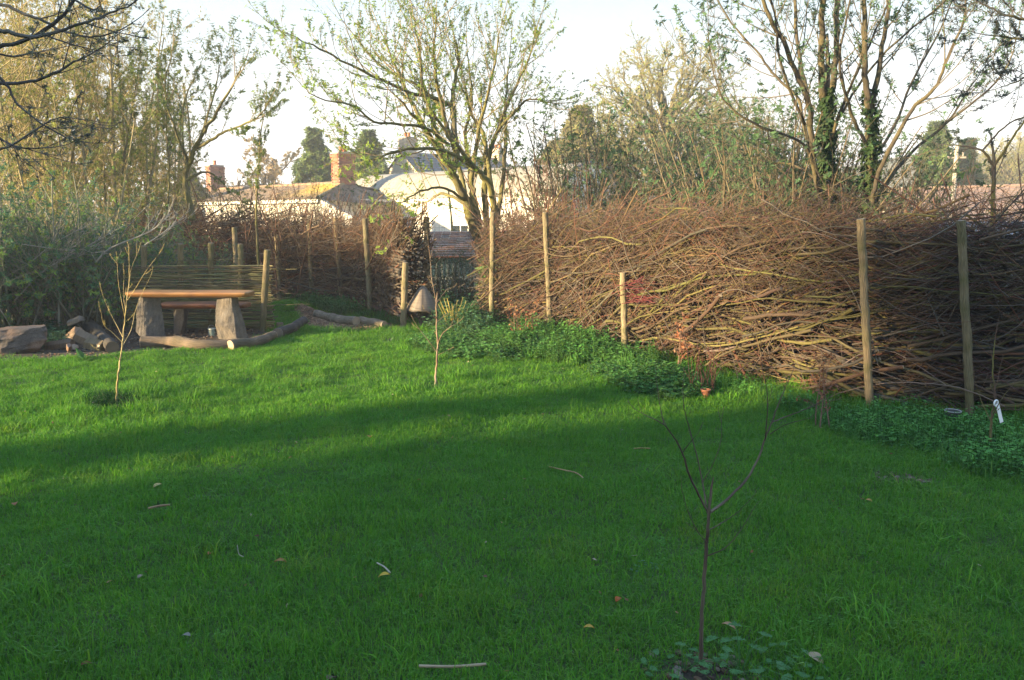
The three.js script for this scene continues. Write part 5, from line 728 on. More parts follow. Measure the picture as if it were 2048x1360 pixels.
const con1 = sprouting('pine_tree', 'bright evergreen pine standing left of the taller brick chimney', 'tree', at(632, 430, 52).setY(GY), (o) => conifer(o, 7.9, 2.0, [[0.11, 0.17, 0.04], [0.15, 0.21, 0.05], [0.085, 0.14, 0.04]], needles, 4200, 1.8, (t) => t < 0.25 ? 0.8 : Math.max(0.14, 1.0 - Math.pow((t - 0.25) / 0.8, 1.7))));
const con2 = sprouting('cypress_tree', 'dense olive green conifer right of the leaning tree', 'tree', at(1160, 430, 48).setY(GY), (o) => conifer(o, 8.7, 2.9, [[0.19, 0.18, 0.06], [0.23, 0.21, 0.07], [0.15, 0.15, 0.05]], needles, 7000, 1.9, (t) => t < 0.3 ? 0.75 : Math.max(0.1, 1.02 - Math.pow((t - 0.3) / 0.72, 1.5))));
[[0, 742, 51, 0.97, 2, 'bright evergreen pine standing right of the taller brick chimney'], [1, 1110, 56, 0.86, 2, 'lower olive conifer left of the dense one'], [1, 1230, 52, 0.72, 3, 'low olive conifer behind the arched barn end'], [0, 1862, 50, 1.02, 1, 'dark conifer left of the utility pole'], [0, 1925, 52, 0.92, 3, 'rounder conifer behind the utility pole'], [1, 380, 48, 0.6, 4, 'low conifer behind the far left brick chimney']].forEach(([k, px, d, s, turn, label]) => copyOf([con1, con2][k], label, at(px, 430, d).setY(GY), turn, s));
{ // wooded rise on the horizon
  const g = new THREE.PlaneGeometry(520, 120, 90, 30).rotateX(-Math.PI / 2), p = g.attributes.position; for (let i = 0; i < p.count; i++) { const x = p.getX(i), z = p.getZ(i); p.setY(i, -4 + 18 * Math.exp(-((x - 95) ** 2) / 3200 - (z ** 2) / 1200) + 9 * Math.exp(-((x + 60) ** 2) / 8000 - (z ** 2) / 1200) + 1.5 * noise(x * 0.05, z * 0.05)); } g.translate(0, 0, -170); g.computeVertexNormals();
  solo('hills', paint(g, (x, y, z) => mixc([0.13, 0.115, 0.06], [0.09, 0.10, 0.045], clamp(0.5 + fbm(x * 0.06, z * 0.06) * 2, 0, 1)), 0.2), paintMat, null, null, null, 'structure');
}
// branches that reach into the frame from trees standing outside it
{
  const O = V(-3.7, 0, -2.6), hub = V(-3.6, 3.1, -2.7), B = (l, d) => [hub.clone(), ...P3(l, d)];
  const P = { ...elderP, shoot: 0.22, shootR: 0.005, up: [0, 0.03, 0.02], col: [[0.075, 0.065, 0.06], [0.085, 0.07, 0.065]], moss: [0.15, 0.15, 0.13], n: [0, 2, 0, 0], minr: 0.0015, leafEvery: 0.5 };
  const S = [[[V(-3.7, -0.1, -2.6), V(-3.75, 1.2, -2.6), V(-3.65, 2.3, -2.65), hub.clone()], 0.12, 0.07, 0, 0.5, 'trunk'], [B([[-40, 96], [0, 93], [69, 73], [126, 31], [147, 0], [165, -60]], 3.6), 0.0120, 0.0053, 3], [B([[-30, 70], [0, 62], [38, 69], [76, 73], [164, 46], [214, 29], [264, 8]], 3.4), 0.0120, 0.0030, 3], [B([[-30, 168], [0, 167], [60, 163], [115, 144], [160, 118], [190, 103]], 3.8), 0.0120, 0.0030, 3], [B([[-30, 40], [0, 8], [40, 25], [80, 38], [120, 60], [165, 72], [205, 72], [240, 60]], 3.9), 0.0108, 0.0030, 3], [B([[-20, 140], [15, 172], [30, 203], [69, 237], [126, 272], [150, 280]], 3.7), 0.0078, 0.0023, 4], [B([[-30, 310], [0, 298], [23, 291], [88, 249], [115, 236], [160, 238]], 3.9), 0.0084, 0.0023, 4], [B([[-30, 260], [0, 276], [38, 295], [100, 295]], 3.6), 0.0078, 0.0023, 4], [B([[60, -60], [150, 0], [190, 20], [200, 10]], 3.8), 0.0084, 0.0030, 3], [B([[0, 110], [70, 105], [130, 93]], 4.1), 0.0072, 0.0023, 4]];
  const o = guidedTree('orchard_tree', 'dark lichen-covered branches of a near fruit tree hanging in at the top left', 'tree', O, S, P, tuftBud, [[0.14, 0.15, 0.11], [0.09, 0.085, 0.06], [0.18, 0.19, 0.14]], 0.55, 0.45);
  const O2 = V(6.9, 0, -7.6), hub2 = V(6.5, 2.9, -7.6), C = (l, d) => [hub2.clone(), ...P3(l, d)];
  guidedTree('elder_tree', 'dark leafy branch tips of a tree reaching in at the top right', 'tree', O2, [[[V(6.9, -0.1, -7.6), V(6.8, 1.4, -7.6), hub2.clone()], 0.09, 0.07, 0, 0.5, 'trunk'], [C([[2080, 60], [2048, 40], [2000, 25], [1965, 8]], 7.4), 0.022, 0.005, 3], [C([[2100, 100], [2060, 80], [2020, 75], [1975, 70]], 7.2), 0.02, 0.005, 3], [C([[2080, 0], [2040, -10], [2000, -20], [1950, -5]], 7.6), 0.022, 0.005, 3], [C([[2120, 150], [2060, 150], [2030, 165], [2000, 175]], 7.4), 0.014, 0.004, 3]], { ...elderP, shoot: 0.45, col: [[0.06, 0.055, 0.05], [0.07, 0.06, 0.055]], shootR: 0.008 }, whorlA, [[0.05, 0.07, 0.07], [0.04, 0.06, 0.05]], 0.5, 0.4);
  guidedTree('thorn_tree', 'small dark forked thorn tree over the right end of the hedge', 'tree', V(at(1988, 440, 8.2).x, 0, -8.2), [[[V(at(1988, 440, 8.2).x, -0.05, -8.2), ...P3([[1986, 440], [1986, 390], [1988, 332]], 8.2)], 0.03, 0.018, 1, 0.7, 'trunk'], [P3([[1988, 332, 8.2], [1966, 302, 8.2], [1930, 293, 8.3], [1900, 290, 8.4]]), 0.015, 0.005, 7], [P3([[1988, 332, 8.2], [2020, 284, 8.1], [2048, 243, 8.0], [2080, 200, 8]]), 0.015, 0.006, 5], [P3([[1966, 300, 8.2], [2000, 262, 8.1], [2030, 240, 8], [2070, 232, 7.9]]), 0.011, 0.005, 6]], { ...elderP, shoot: 0.4, shootR: 0.007, n: [0, 4, 2, 0], col: [[0.08, 0.07, 0.06], [0.09, 0.08, 0.065]] }, whorlA, [[0.05, 0.08, 0.06]], 0.55, 0.4);
}
{ // unseen trees and bushes added on the left to shade lawn and hedge
  const bush = (name, label, t, u, w, h, n, y0, geo, cols, trunkR) => sprouting(name, label, 'tree', TU(t, u), (q) => { // leafy column or crown on a stem
    const T = new Tubes(), L = []; T.tube([V(0, -0.1, 0), V(0.02, h * 0.3, 0), V(0, h * 0.6, 0.03), V(0.03, h * 0.92, 0)], [trunkR, trunkR * 0.85, trunkR * 0.7, trunkR * 0.3], 10, [0.12, 0.1, 0.07]);
    for (let i = 0; i < n; i++) { const f = Math.pow(rnd(), 0.8), y = y0 + (h - y0) * f, a = rnd() * 6.283, r = w * Math.sqrt(rnd()) * (1 - 0.45 * f * f) * (1 + 0.5 * noise(a * 1.5, y * 1.6, t)); L.push([V(Math.cos(a) * r, y, Math.sin(a) * r), V(Math.cos(a), 0.4, Math.sin(a))]); }
    for (let i = 0; i < 14; i++) { const p = pick(L)[0]; T.tube([V(0.01, p.y * 0.8, 0), p.clone().multiplyScalar(0.6).setY(p.y * 0.9), p], [trunkR * 0.3, trunkR * 0.2, 0.008], 4, [0.12, 0.1, 0.07]); }
    part('trunk', T.geometry(), bark, q); leaves('crown', geo, L, cols, 0.7, q); });
  bush('added_ivy_tree', 'added short ivy-covered tree, unseen on the left, placed to cast the dark lawn band', -16, -6.1, 0.5, 3.6, 520, 0.1, clump, IVY, 0.18);
  bush('added_holly_bush', 'added unseen loose holly bush, farthest from the outbuilding, thinning light on the lawn', -15, -4.9, 0.6, 3.6, 260, 0.1, clump, IVY, 0.06);
  bush('added_holly_bush', 'added unseen holly bush, middle one beside the outbuilding, shading lawn and hedge', -14, -3.9, 0.85, 5.3, 1100, 0.1, clump, IVY, 0.1);
  bush('added_holly_bush', 'added unseen dense holly bush, nearest the outbuilding, shading lawn and hedge', -13.5, -2.8, 0.95, 5.4, 2200, 0.1, clump, IVY, 0.1);
  bush('added_young_ash', 'added unseen young tree behind the holly bushes, loose-crowned to dapple the hedge', -17, -4.9, 1.5, 7.2, 170, 4.3, clump, LEAFB, 0.06);
}

// ---------------------------------------------------------------- saplings on the lawn
const sapP = { ...elderP, seg: [8, 7, 4, 3], wob: [0.06, 0.07, 0.1, 0.1], n: [0, 3, 0, 0], max: 1, minr: 0.0011, shoot: 0.12, shootR: 0.0025, up: [0.03, 0.07, 0.05, 0] };
{
  const d = 6.93, b = G(232, 812); b.y = -0.1;
  guidedTree('sapling', 'slender bare sapling in a soil hollow on the lawn before the stone table', 'sapling', b, [
    [[b, ...P3([[233, 790, d], [237, 745, d], [244, 695, d], [248, 655, d], [253, 610, d - 0.02], [258, 560, d - 0.03], [258, 505, d - 0.04]])], 0.0105, 0.0022, 2, 0.5, 'trunk'],
    [P3([[245, 685, d], [225, 665, d - 0.12], [208, 650, d - 0.2], [202, 625, d - 0.24]]), 0.0036, 0.0012, 2], [P3([[246, 675, d], [228, 640, d + 0.1], [214, 612, d + 0.16], [204, 585, d + 0.2]]), 0.0033, 0.0011, 2], [P3([[251, 640, d], [243, 600, d - 0.1], [237, 565, d - 0.16], [234, 525, d - 0.2]]), 0.0033, 0.0011, 2], [P3([[246, 690, d], [262, 660, d + 0.12], [270, 625, d + 0.16], [283, 590, d + 0.2], [300, 555, d + 0.22]]), 0.0036, 0.0011, 2], [P3([[255, 600, d], [272, 575, d - 0.1], [290, 545, d - 0.14], [318, 508, d - 0.2]]), 0.0028, 0.001, 2], [P3([[258, 575, d], [262, 540, d], [276, 505, d + 0.1]]), 0.0028, 0.001, 2], [P3([[252, 625, d], [247, 590, d + 0.1], [248, 550, d + 0.1]]), 0.0028, 0.001, 2], [P3([[240, 720, d], [222, 735, d - 0.1], [205, 755, d - 0.12]]).map((p, i) => p.setY(p.y + i * 0.12)), 0.003, 0.0012, 2]],
    { ...sapP, col: [[0.36, 0.29, 0.12], [0.34, 0.27, 0.12], [0.3, 0.22, 0.1]], moss: [0.40, 0.33, 0.17] }, tuftBud, [[0.3, 0.25, 0.09]], 0.35);
  const e = 7.66, c = G(871, 776); c.y = -0.06;
  guidedTree('sapling', 'thin bare sapling on the lawn in front of the carved mushroom', 'sapling', c, [
    [[c, ...P3([[871, 755, e], [874, 715, e], [876, 690, e], [873, 650, e], [873, 605, e]])], 0.0115, 0.006, 2, 0.5, 'trunk'], [P3([[873, 608, e], [868, 580, e], [863, 555, e], [861, 525, e], [856, 480, e]]), 0.005, 0.0014, 3], [P3([[873, 606, e], [885, 590, e + 0.1], [896, 577, e + 0.12], [915, 574, e + 0.2]]), 0.004, 0.0013, 3], [P3([[873, 637, e], [851, 621, e - 0.1], [830, 616, e - 0.15]]), 0.0045, 0.0014, 2], [P3([[873, 645, e], [890, 630, e + 0.1], [905, 616, e + 0.12]]), 0.0035, 0.0013, 2], [P3([[875, 690, e], [883, 670, e - 0.1], [899, 655, e - 0.16], [915, 645, e - 0.2]]), 0.005, 0.0014, 3], [P3([[872, 702, e], [856, 680, e - 0.1], [840, 660, e - 0.14], [832, 648, e - 0.16]]), 0.0035, 0.0012, 3], [P3([[873, 712, e], [886, 705, e], [896, 700, e + 0.1]]), 0.003, 0.0012, 2]],
    { ...sapP, col: [[0.25, 0.16, 0.10], [0.26, 0.19, 0.13], [0.24, 0.17, 0.11]], moss: [0.34, 0.26, 0.18] }, tuftBud, [[0.26, 0.2, 0.1]], 0.3);
  const f = G(1402, 1352), g = -f.z; f.y = -0.06;
  guidedTree('sapling', 'nearest sapling, bare and dark with a forked top, standing in the shaded foreground', 'sapling', f, [
    [[f, ...P3([[1402, 1290, g], [1404, 1220, g], [1410, 1140, g], [1414, 1080, g], [1417, 1030, g - 0.01], [1422, 985, g - 0.01]])], 0.0088, 0.0050, 1, 0.85, 'trunk'], [P3([[1417, 1028, g], [1395, 985, g - 0.03], [1375, 940, g - 0.05], [1365, 905, g - 0.06], [1345, 870, g - 0.08], [1328, 850, g - 0.09], [1295, 832, g - 0.1], [1275, 822, g - 0.12]]), 0.0046, 0.0010, 4, 0.4], [P3([[1412, 1010, g], [1405, 965, g + 0.04], [1393, 910, g + 0.06], [1380, 862, g + 0.07], [1368, 815, g + 0.08], [1366, 765, g + 0.09]]), 0.003, 0.0010, 3], [P3([[1421, 1024, g], [1450, 1003, g + 0.03], [1490, 962, g + 0.06], [1515, 920, g + 0.08], [1530, 880, g + 0.08], [1543, 845, g + 0.09], [1560, 800, g + 0.1], [1580, 755, g + 0.1]]), 0.0055, 0.0013, 4, 0.4], [P3([[1543, 845, g + 0.09], [1575, 832, g + 0.12], [1620, 815, g + 0.16], [1650, 800, g + 0.2]]), 0.0025, 0.0009, 4], [P3([[1530, 880, g + 0.08], [1533, 850, g + 0.02], [1535, 790, g - 0.02], [1525, 740, g - 0.04]]), 0.0024, 0.0009, 3], [P3([[1540, 868, g + 0.1], [1570, 850, g + 0.03], [1612, 838, g]]), 0.002, 0.0008, 3], [P3([[1414, 1085, g], [1395, 1062, g - 0.05], [1375, 1020, g - 0.07], [1365, 985, g - 0.08]]), 0.0022, 0.0009, 2], [P3([[1415, 1062, g], [1445, 1045, g + 0.04], [1475, 1025, g + 0.06], [1495, 1005, g + 0.08]]), 0.002, 0.0009, 2], [P3([[1414, 1112, g], [1450, 1096, g - 0.04], [1480, 1062, g - 0.06], [1500, 1030, g - 0.07]]), 0.0023, 0.0009, 2], [P3([[1365, 905, g - 0.06], [1380, 885, g - 0.1], [1393, 870, g - 0.12]]), 0.0018, 0.0008, 2], [P3([[1328, 850, g - 0.09], [1318, 800, g - 0.07], [1312, 755, g - 0.06]]), 0.0018, 0.0008, 3], [P3([[1405, 965, g + 0.04], [1425, 930, g + 0.02], [1442, 880, g], [1443, 845, g]]), 0.0016, 0.0008, 3]],
    { ...sapP, shoot: 0.07, shootR: 0.0014, minr: 0.0006, col: [[0.085, 0.055, 0.040], [0.10, 0.065, 0.05], [0.12, 0.085, 0.07]], moss: [0.15, 0.125, 0.085] }, tuftBud, [[0.12, 0.09, 0.07]], 0.12);
  const h = G(1982, 905), k = -h.z; h.y = -0.05;
  guidedTree('sapling', 'thin brown sapling with a white tag at the right end of the hedge', 'sapling', h, [[[h, ...P3([[1982, 870, k], [1983, 835, k], [1990, 800, k], [1985, 740, k], [1990, 680, k]])], 0.011, 0.003, 6, 0.4, 'trunk'], [P3([[1984, 835, k], [2005, 795, k - 0.1], [2030, 765, k - 0.1]]), 0.004, 0.0014, 4], [P3([[1983, 845, k], [1962, 800, k + 0.1], [1950, 760, k + 0.1]]), 0.004, 0.0014, 4]], { ...sapP, shoot: 0.2, shootR: 0.003, col: [[0.14, 0.08, 0.055], [0.13, 0.075, 0.05]] }, tuftBud, [[0.16, 0.1, 0.06]], 0.3);
  { const o = thing('plant_tag', 'white plastic plant tag hanging from the sapling at the right end of the hedge', 'tag', at(1992, 806, k - 0.02)); const s = new RoundedBoxGeometry(0.028, 0.14, 0.003, 2, 0.0014); const m = part('strip', paint(s, [0.78, 0.80, 0.82]), frameMat, o); m.position.set(0.032, -0.075, 0); m.rotation.z = 0.36; m.rotation.y = 0.2; const l = part('loop', paint(new THREE.TorusGeometry(0.02, 0.006, 6, 14), [0.78, 0.8, 0.82]), frameMat, o); l.position.set(0.0, 0.0, 0); l.rotation.y = 0.5; }
}
{ // young beeches that kept their copper leaves
  const COP = [[0.21, 0.09, 0.042], [0.26, 0.12, 0.06], [0.17, 0.065, 0.03], [0.30, 0.155, 0.085]];
  for (const [px, py, h, sp, label, n] of [[1640, 862, 0.55, 0.36, 'young beech with dry copper leaves at the hedge foot left of the two nearest stakes', 11], [1043, 690, 0.50, 0.24, 'young beech with pale copper leaves beside the stake in the sunlit hedge', 9], [1350, 745, 0.62, 0.22, 'young beech with brown leaves in front of the middle of the right hedge', 8]]) {
    const b = G(px, py), A = new Tubes(), L = [], o = thing('copper_beech', label, 'young tree', V(b.x, 0, b.z)); const P = { ...elderP, seg: [6, 4, 3], wob: [0.06, 0.12, 0.15], up: [0.03, 0.02, 0], n: [9, 3, 0], lr: [0.42, 0.5, 0.5], t0: [0.25, 0.2, 0], ang: [0.9, 0.7, 0.6], col: [[0.14, 0.085, 0.06]], max: 2, minr: 0.0012, sides: [5, 3, 3] };
    for (let i = 0; i < n * 0.35; i++) grow([A], L, V(gauss() * sp * 0.3, 0, gauss() * 0.06), V(gauss() * sp * 0.7, 1, gauss() * 0.2), h * rr(0.7, 1.15), 0.006, 0, P);
    part('stems', A.geometry(), twigMat, o, 'stuff'); leaves('foliage', whorl(2, 0.055, 0.019, -0.3), L.filter(() => rnd() < 0.3), COP, 0.62, o, DRY);
  }
  const b = G(1412, 790), A = new Tubes(), o = thing('red_stemmed_shrub', 'short thicket of thin dark red stems above the terracotta pot', 'shrub', V(b.x, 0, b.z)); for (let i = 0; i < 26; i++) { const x = gauss() * 0.11, l = rr(0.25, 0.5), l2 = gauss() * 0.05; A.tube([V(x, 0, gauss() * 0.05), V(x + l2, l * 0.5, gauss() * 0.05), V(x + l2 * 2.2, l, gauss() * 0.07)], 0.0028, 3, vary([0.09, 0.032, 0.026], 0.3)); } part('stems', A.geometry(), twigMat, o, 'stuff');
  const pp = G(1411, 797), pot = thing('flower_pot', 'small terracotta pot half hidden in the grass below the hedge', 'flower pot', V(pp.x, H(pp.x, pp.z), pp.z)); part('body', paint(new THREE.LatheGeometry([[0, 0], [0.032, 0], [0.042, 0.075], [0.036, 0.075], [0.03, 0.01]].map(([x, y]) => new THREE.Vector2(x, y)), 20), [0.26, 0.10, 0.05], 0.2), paintMat, pot); part('rim', paint(new THREE.TorusGeometry(0.043, 0.006, 8, 22).rotateX(Math.PI / 2).translate(0, 0.078, 0), [0.30, 0.13, 0.07], 0.2), paintMat, pot);
  const q = G(1902, 862), pot2 = thing('flower_pot', 'dark plastic pot with a pale rim beside the nearest stake', 'flower pot', V(q.x, 0.06, q.z)); part('body', paint(new THREE.LatheGeometry([[0, 0], [0.045, 0], [0.058, 0.10], [0.05, 0.10], [0.04, 0.02]].map(([x, y]) => new THREE.Vector2(x, y)), 20), [0.05, 0.05, 0.05]), frameMat, pot2); part('rim', paint(new THREE.TorusGeometry(0.058, 0.0055, 8, 22).rotateX(Math.PI / 2).translate(0, 0.10, 0), [0.26, 0.27, 0.26]), frameMat, pot2);
}
// ---------------------------------------------------------------- ground cover
function herb(n, h, r, leaf, cols) { // a patch of leafy stems merged into one small geometry
  const B = new Tubes();
  for (let k = 0; k < n; k++) { const a = rnd() * 6.283, q = r * Math.sqrt(rnd()), L = h * rr(0.5, 1.15), x = Math.cos(a) * q, z = Math.sin(a) * q, lx = gauss() * 0.15, lz = gauss() * 0.15; B.tube([V(x, 0, z), V(x + lx * L, L, z + lz * L)], 0.0022, 3, [0.5, 0.55, 0.35]);
    for (let j = 0; j < 7; j++) { const t = 0.25 + 0.75 * j / 6, aa = j * 1.9 + rnd(), e = rr(-0.25, 0.5), d = V(Math.cos(aa) * Math.cos(e), Math.sin(e), Math.sin(aa) * Math.cos(e)), s = V(-Math.sin(aa), 0, Math.cos(aa)); leafShape(B, V(x + lx * L * t, L * t, z + lz * L * t), d, s, leaf * rr(0.6, 1.2), leaf * rr(0.28, 0.4), 0.3, vary(pick(cols), 0.2)); } }
  return flatN(B.geometry());
}
const HC = [[1, 1, 1], [0.85, 0.95, 0.8], [1.15, 1.1, 1], [0.9, 1, 1.1]], nettle = [0, 1, 2].map(() => herb(10, 0.19, 0.12, 0.042, HC)), lowHerb = [0, 1].map(() => herb(10, 0.10, 0.12, 0.045, HC));
function cover(name, geos, spots, base, label, cat, matl = LEAF) { // spots: [x, z, scale]
  geos.forEach((geo, gi) => { const l = spots.filter((_, i) => i % geos.length === gi); if (!l.length) return; const m = new THREE.InstancedMesh(geo, matl, l.length), M = new THREE.Matrix4(), q = new THREE.Quaternion(), c = new THREE.Color(); l.forEach(([x, z, s], i) => { q.setFromEuler(new THREE.Euler(rr(-0.15, 0.15), rnd() * 6.28, rr(-0.15, 0.15))); M.compose(V(x, H(x, z), z), q, V(s, s * rr(0.8, 1.25), s)); m.setMatrixAt(i, M); m.setColorAt(i, c.setRGB(...vary(base, 0.22))); }); m.name = numbered(name); m.castShadow = m.receiveShadow = true; scene.add(m); tag(m, label, cat, null, 'stuff'); });
}
const strip = (poly, n, sc) => { const P = poly.map(([x, y]) => G(x, y)), out = [], xs = P.map((p) => p.x), zs = P.map((p) => p.z); let guard = 0; while (out.length < n && guard++ < n * 60) { const x = rr(Math.min(...xs), Math.max(...xs)), z = rr(Math.min(...zs), Math.max(...zs)); if (inPoly(x, z, P) && fbm(x * 1.6, z * 1.6, 17) > -0.22) out.push([x, z, sc * rr(0.55, 1.3)]); } return out; };
cover('nettles', [...nettle, longTuft[0]], [...strip([[985, 668], [1100, 672], [1250, 716], [1330, 738], [1290, 752], [1180, 740], [1060, 718], [960, 700]], 420, 1.0), ...strip([[1000, 660], [1110, 668], [1235, 704], [1180, 712], [1040, 694]], 160, 1.15)], [0.085, 0.24, 0.035], 'bright nettles and leafy weeds at the foot of the sunlit right hedge', 'nettles');
cover('leafy_weeds', [...nettle, ...longTuft, lowHerb[0]], [...strip([[1330, 742], [1500, 785], [1700, 846], [1940, 862], [2048, 860], [2100, 920], [1990, 960], [1880, 930], [1700, 880], [1560, 815], [1400, 775]], 520, 0.6), ...strip([[1640, 850], [1760, 830], [1960, 850], [2090, 900], [2080, 980], [1960, 960], [1800, 890]], 200, 0.8)], [0.095, 0.27, 0.045], 'leafy weeds along the shaded foot of the right hedge', 'weeds');
cover('low_weeds', lowHerb, [...strip([[880, 668], [990, 664], [1080, 700], [1000, 730], [900, 720], [830, 690]], 300, 1.1), ...strip([[1180, 745], [1330, 745], [1420, 790], [1340, 800], [1230, 775]], 160, 1)], [0.08, 0.22, 0.035], 'low leafy weeds spreading from the hedge gap into the lawn', 'weeds');
cover('path_weeds', nettle, [...strip([[560, 600], [640, 604], [690, 614], [720, 630], [690, 634], [640, 624], [590, 612]], 230, 0.95), ...strip([[690, 618], [800, 640], [806, 655], [770, 646], [700, 634]], 130, 0.6)], [0.055, 0.17, 0.035], 'dark leafy weeds between the far dead hedge and the wood chip path', 'weeds');
cover('gap_weeds', [...nettle, ...longTuft], strip([[855, 630], [985, 630], [992, 662], [960, 690], [880, 664], [850, 652]], 330, 1.5), [0.06, 0.16, 0.06], 'bluish green weeds and long grass growing in the gap', 'weeds');
cover('thicket_weeds', lowHerb, strip([[-40, 668], [60, 660], [120, 668], [110, 700], [60, 690]], 70, 1.3), [0.035, 0.11, 0.04], 'low green weeds between the boulder and the offcut heap', 'weeds');
cover('clover', lowHerb, (() => { const out = []; let g = 0; while (out.length < 160 && g++ < 40000) { const x = rr(-6, 4.5), z = rr(-10, -1.8); if (Math.abs(x) < -z * 0.72 && hedgeSide(x, z) < -0.2 && fbm(x * 1.1, z * 1.1, 23) > 0.2 + 0.1 * rnd() && soilAt(x, z) < 0.2) out.push([x, z, rr(0.2, 0.36)]); } return out; })(), [0.11, 0.29, 0.04], 'patches of clover and small broad-leaved weeds scattered in the lawn', 'clover');
{ const L = [], q = leafShape; let g = 0; while (L.length < 300 && g++ < 20000) { const z = -Math.sqrt(rr(5, 90)), x = rr(-0.72, 0.72) * -z; if (hedgeSide(x, z) > -0.1) continue; L.push([V(x, H(x, z) + rr(0.012, 0.04), z), V(gauss() * 0.5, 1, gauss() * 0.5)]); } const B = new Tubes(); leafShape(B, V(-0.012, 0, 0), V(1, 0.15, 0), V(0, 0.2, 1).normalize(), 0.03, 0.008, 0.5, [1, 1, 1]); const bit = flatN(B.geometry()); leaves('leaf_litter', bit, L, [[0.22, 0.11, 0.05], [0.30, 0.2, 0.1], [0.14, 0.08, 0.05], [0.36, 0.3, 0.2]], 0.8, scene, DRY); tag(scene.children[scene.children.length - 1], 'small brown scraps of leaf and bark sunk between the grass blades', 'leaf litter'); }
{ // grass tussock added behind the sapling, its colour darkened to stand for hollow shade
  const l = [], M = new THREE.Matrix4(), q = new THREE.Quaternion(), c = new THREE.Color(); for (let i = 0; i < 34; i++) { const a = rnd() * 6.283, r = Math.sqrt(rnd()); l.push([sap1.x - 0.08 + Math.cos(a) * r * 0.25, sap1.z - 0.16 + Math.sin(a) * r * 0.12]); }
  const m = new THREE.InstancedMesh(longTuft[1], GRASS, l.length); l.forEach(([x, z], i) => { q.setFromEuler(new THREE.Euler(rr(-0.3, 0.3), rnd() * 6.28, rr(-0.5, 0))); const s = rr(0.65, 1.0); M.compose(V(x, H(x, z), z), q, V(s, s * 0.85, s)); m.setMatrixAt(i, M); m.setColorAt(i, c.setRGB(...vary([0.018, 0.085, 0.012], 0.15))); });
  m.name = 'shade_dark_tussock'; m.castShadow = m.receiveShadow = true; scene.add(m); tag(m, 'added grass tussock behind the sapling, its dark green standing for shade in the hollow', 'grass', null, 'stuff');
}
// single plants
function plant(name, label, cat, px, py, geo, scale, col, y = 0) { const p = G(px, py), m = solo(name, geo, leafMat({ color: new THREE.Color().setRGB(...col) }), label, cat); m.position.set(p.x, H(p.x, p.z) + y, p.z); m.scale.setScalar(scale); m.rotation.y = px; return m; }
const rosette = whorl(11, 0.22, 0.055, 0.55), dock = whorl(9, 0.16, 0.035, 0.7);
plant('dock_plant', 'broad-leaved green plant on the bare soil in front of the offcut heap', 'plant', 168, 722, rosette, 0.8, [0.06, 0.14, 0.035]);
plant('dock_plant', 'grey green broad-leaved plant near the path end of the lawn', 'plant', 775, 686, dock, 0.8, [0.09, 0.15, 0.08]);
plant('dock_plant', 'pale broad-leaved weed among the nettles in front of the hedge gap', 'plant', 995, 694, rosette, 0.6, [0.11, 0.19, 0.08]);
{ const o = sprouting('laurel', 'young laurel with broad glossy leaves in front of the leaning tree', 'shrub', V(at(962, 600, 12.1).x, 0, -12.1), (q) => { const A = new Tubes(), L = []; for (let i = 0; i < 5; i++) { const x = gauss() * 0.08, z = gauss() * 0.08; A.tube([V(x, 0, z), V(x * 2, 0.5, z * 2), V(x * 3, 0.95, z * 3)], 0.008, 5, [0.1, 0.12, 0.04]); for (let k = 0; k < 6; k++) L.push([V(x * (1 + k * 0.35), 0.35 + k * 0.12, z * (1 + k * 0.35)), V(gauss(), 0.8, gauss())]); } part('stems', A.geometry(), twigMat, q, 'stuff'); leaves('foliage', whorl(5, 0.14, 0.032, 0.4), L, [[0.06, 0.14, 0.03], [0.08, 0.17, 0.04]], 1, q, leafMat({ roughness: 0.5, transmission: 0.25 })); }); }
const cut = (() => { const B = new Tubes(); for (let s = 0; s < 17; s++) { const a = s * 0.7 + rr(-0.2, 0.2), R = rr(0.03, 0.15), hh = rr(0.03, 0.09), c = V(Math.cos(a) * R, hh, Math.sin(a) * R); B.tube([V(0, 0, 0), V(c.x * 0.6, hh, c.z * 0.6), c], 0.0012, 3, [0.8, 0.9, 0.7]); for (let k = -2; k <= 2; k++) { const b = a + k * 0.55, d = V(Math.cos(b), rr(-0.15, 0.1), Math.sin(b)).normalize(), sd = V(-Math.sin(b), 0.1, Math.cos(b)); leafShape(B, c.clone(), d, sd, rr(0.022, 0.036) * (1 - Math.abs(k) * 0.08), 0.0042, 0.2, vary([1, 1, 1], 0.2)); leafShape(B, c.clone().addScaledVector(d, 0.014), d.clone().addScaledVector(sd, 0.8).normalize(), sd.clone().addScaledVector(d, -0.8).normalize(), 0.013, 0.003, 0.2, vary([1, 1, 1], 0.2)); leafShape(B, c.clone().addScaledVector(d, 0.014), d.clone().addScaledVector(sd, -0.8).normalize(), sd.clone().addScaledVector(d, 0.8).normalize(), 0.013, 0.003, 0.2, vary([1, 1, 1], 0.2)); } } return flatN(B.geometry()); })();
plant('cranesbill', 'cut-leaved weed just left of the nearest sapling foot', 'plant', 1365, 1345, cut, 0.95, [0.075, 0.20, 0.06]);
plant('cranesbill', 'larger cut-leaved weed right of the nearest sapling foot', 'plant', 1480, 1350, cut, 1.25, [0.075, 0.20, 0.06]);
plant('cranesbill', 'cut-leaved weed at the bottom edge, farthest right of the nearest sapling', 'plant', 1590, 1345, cut, 0.85, [0.075, 0.20, 0.06]);
plant('cranesbill', 'small round-leaved weed in the shaded lawn left of the nearest sapling', 'plant', 1290, 1140, cut, 0.5, [0.08, 0.19, 0.10]);
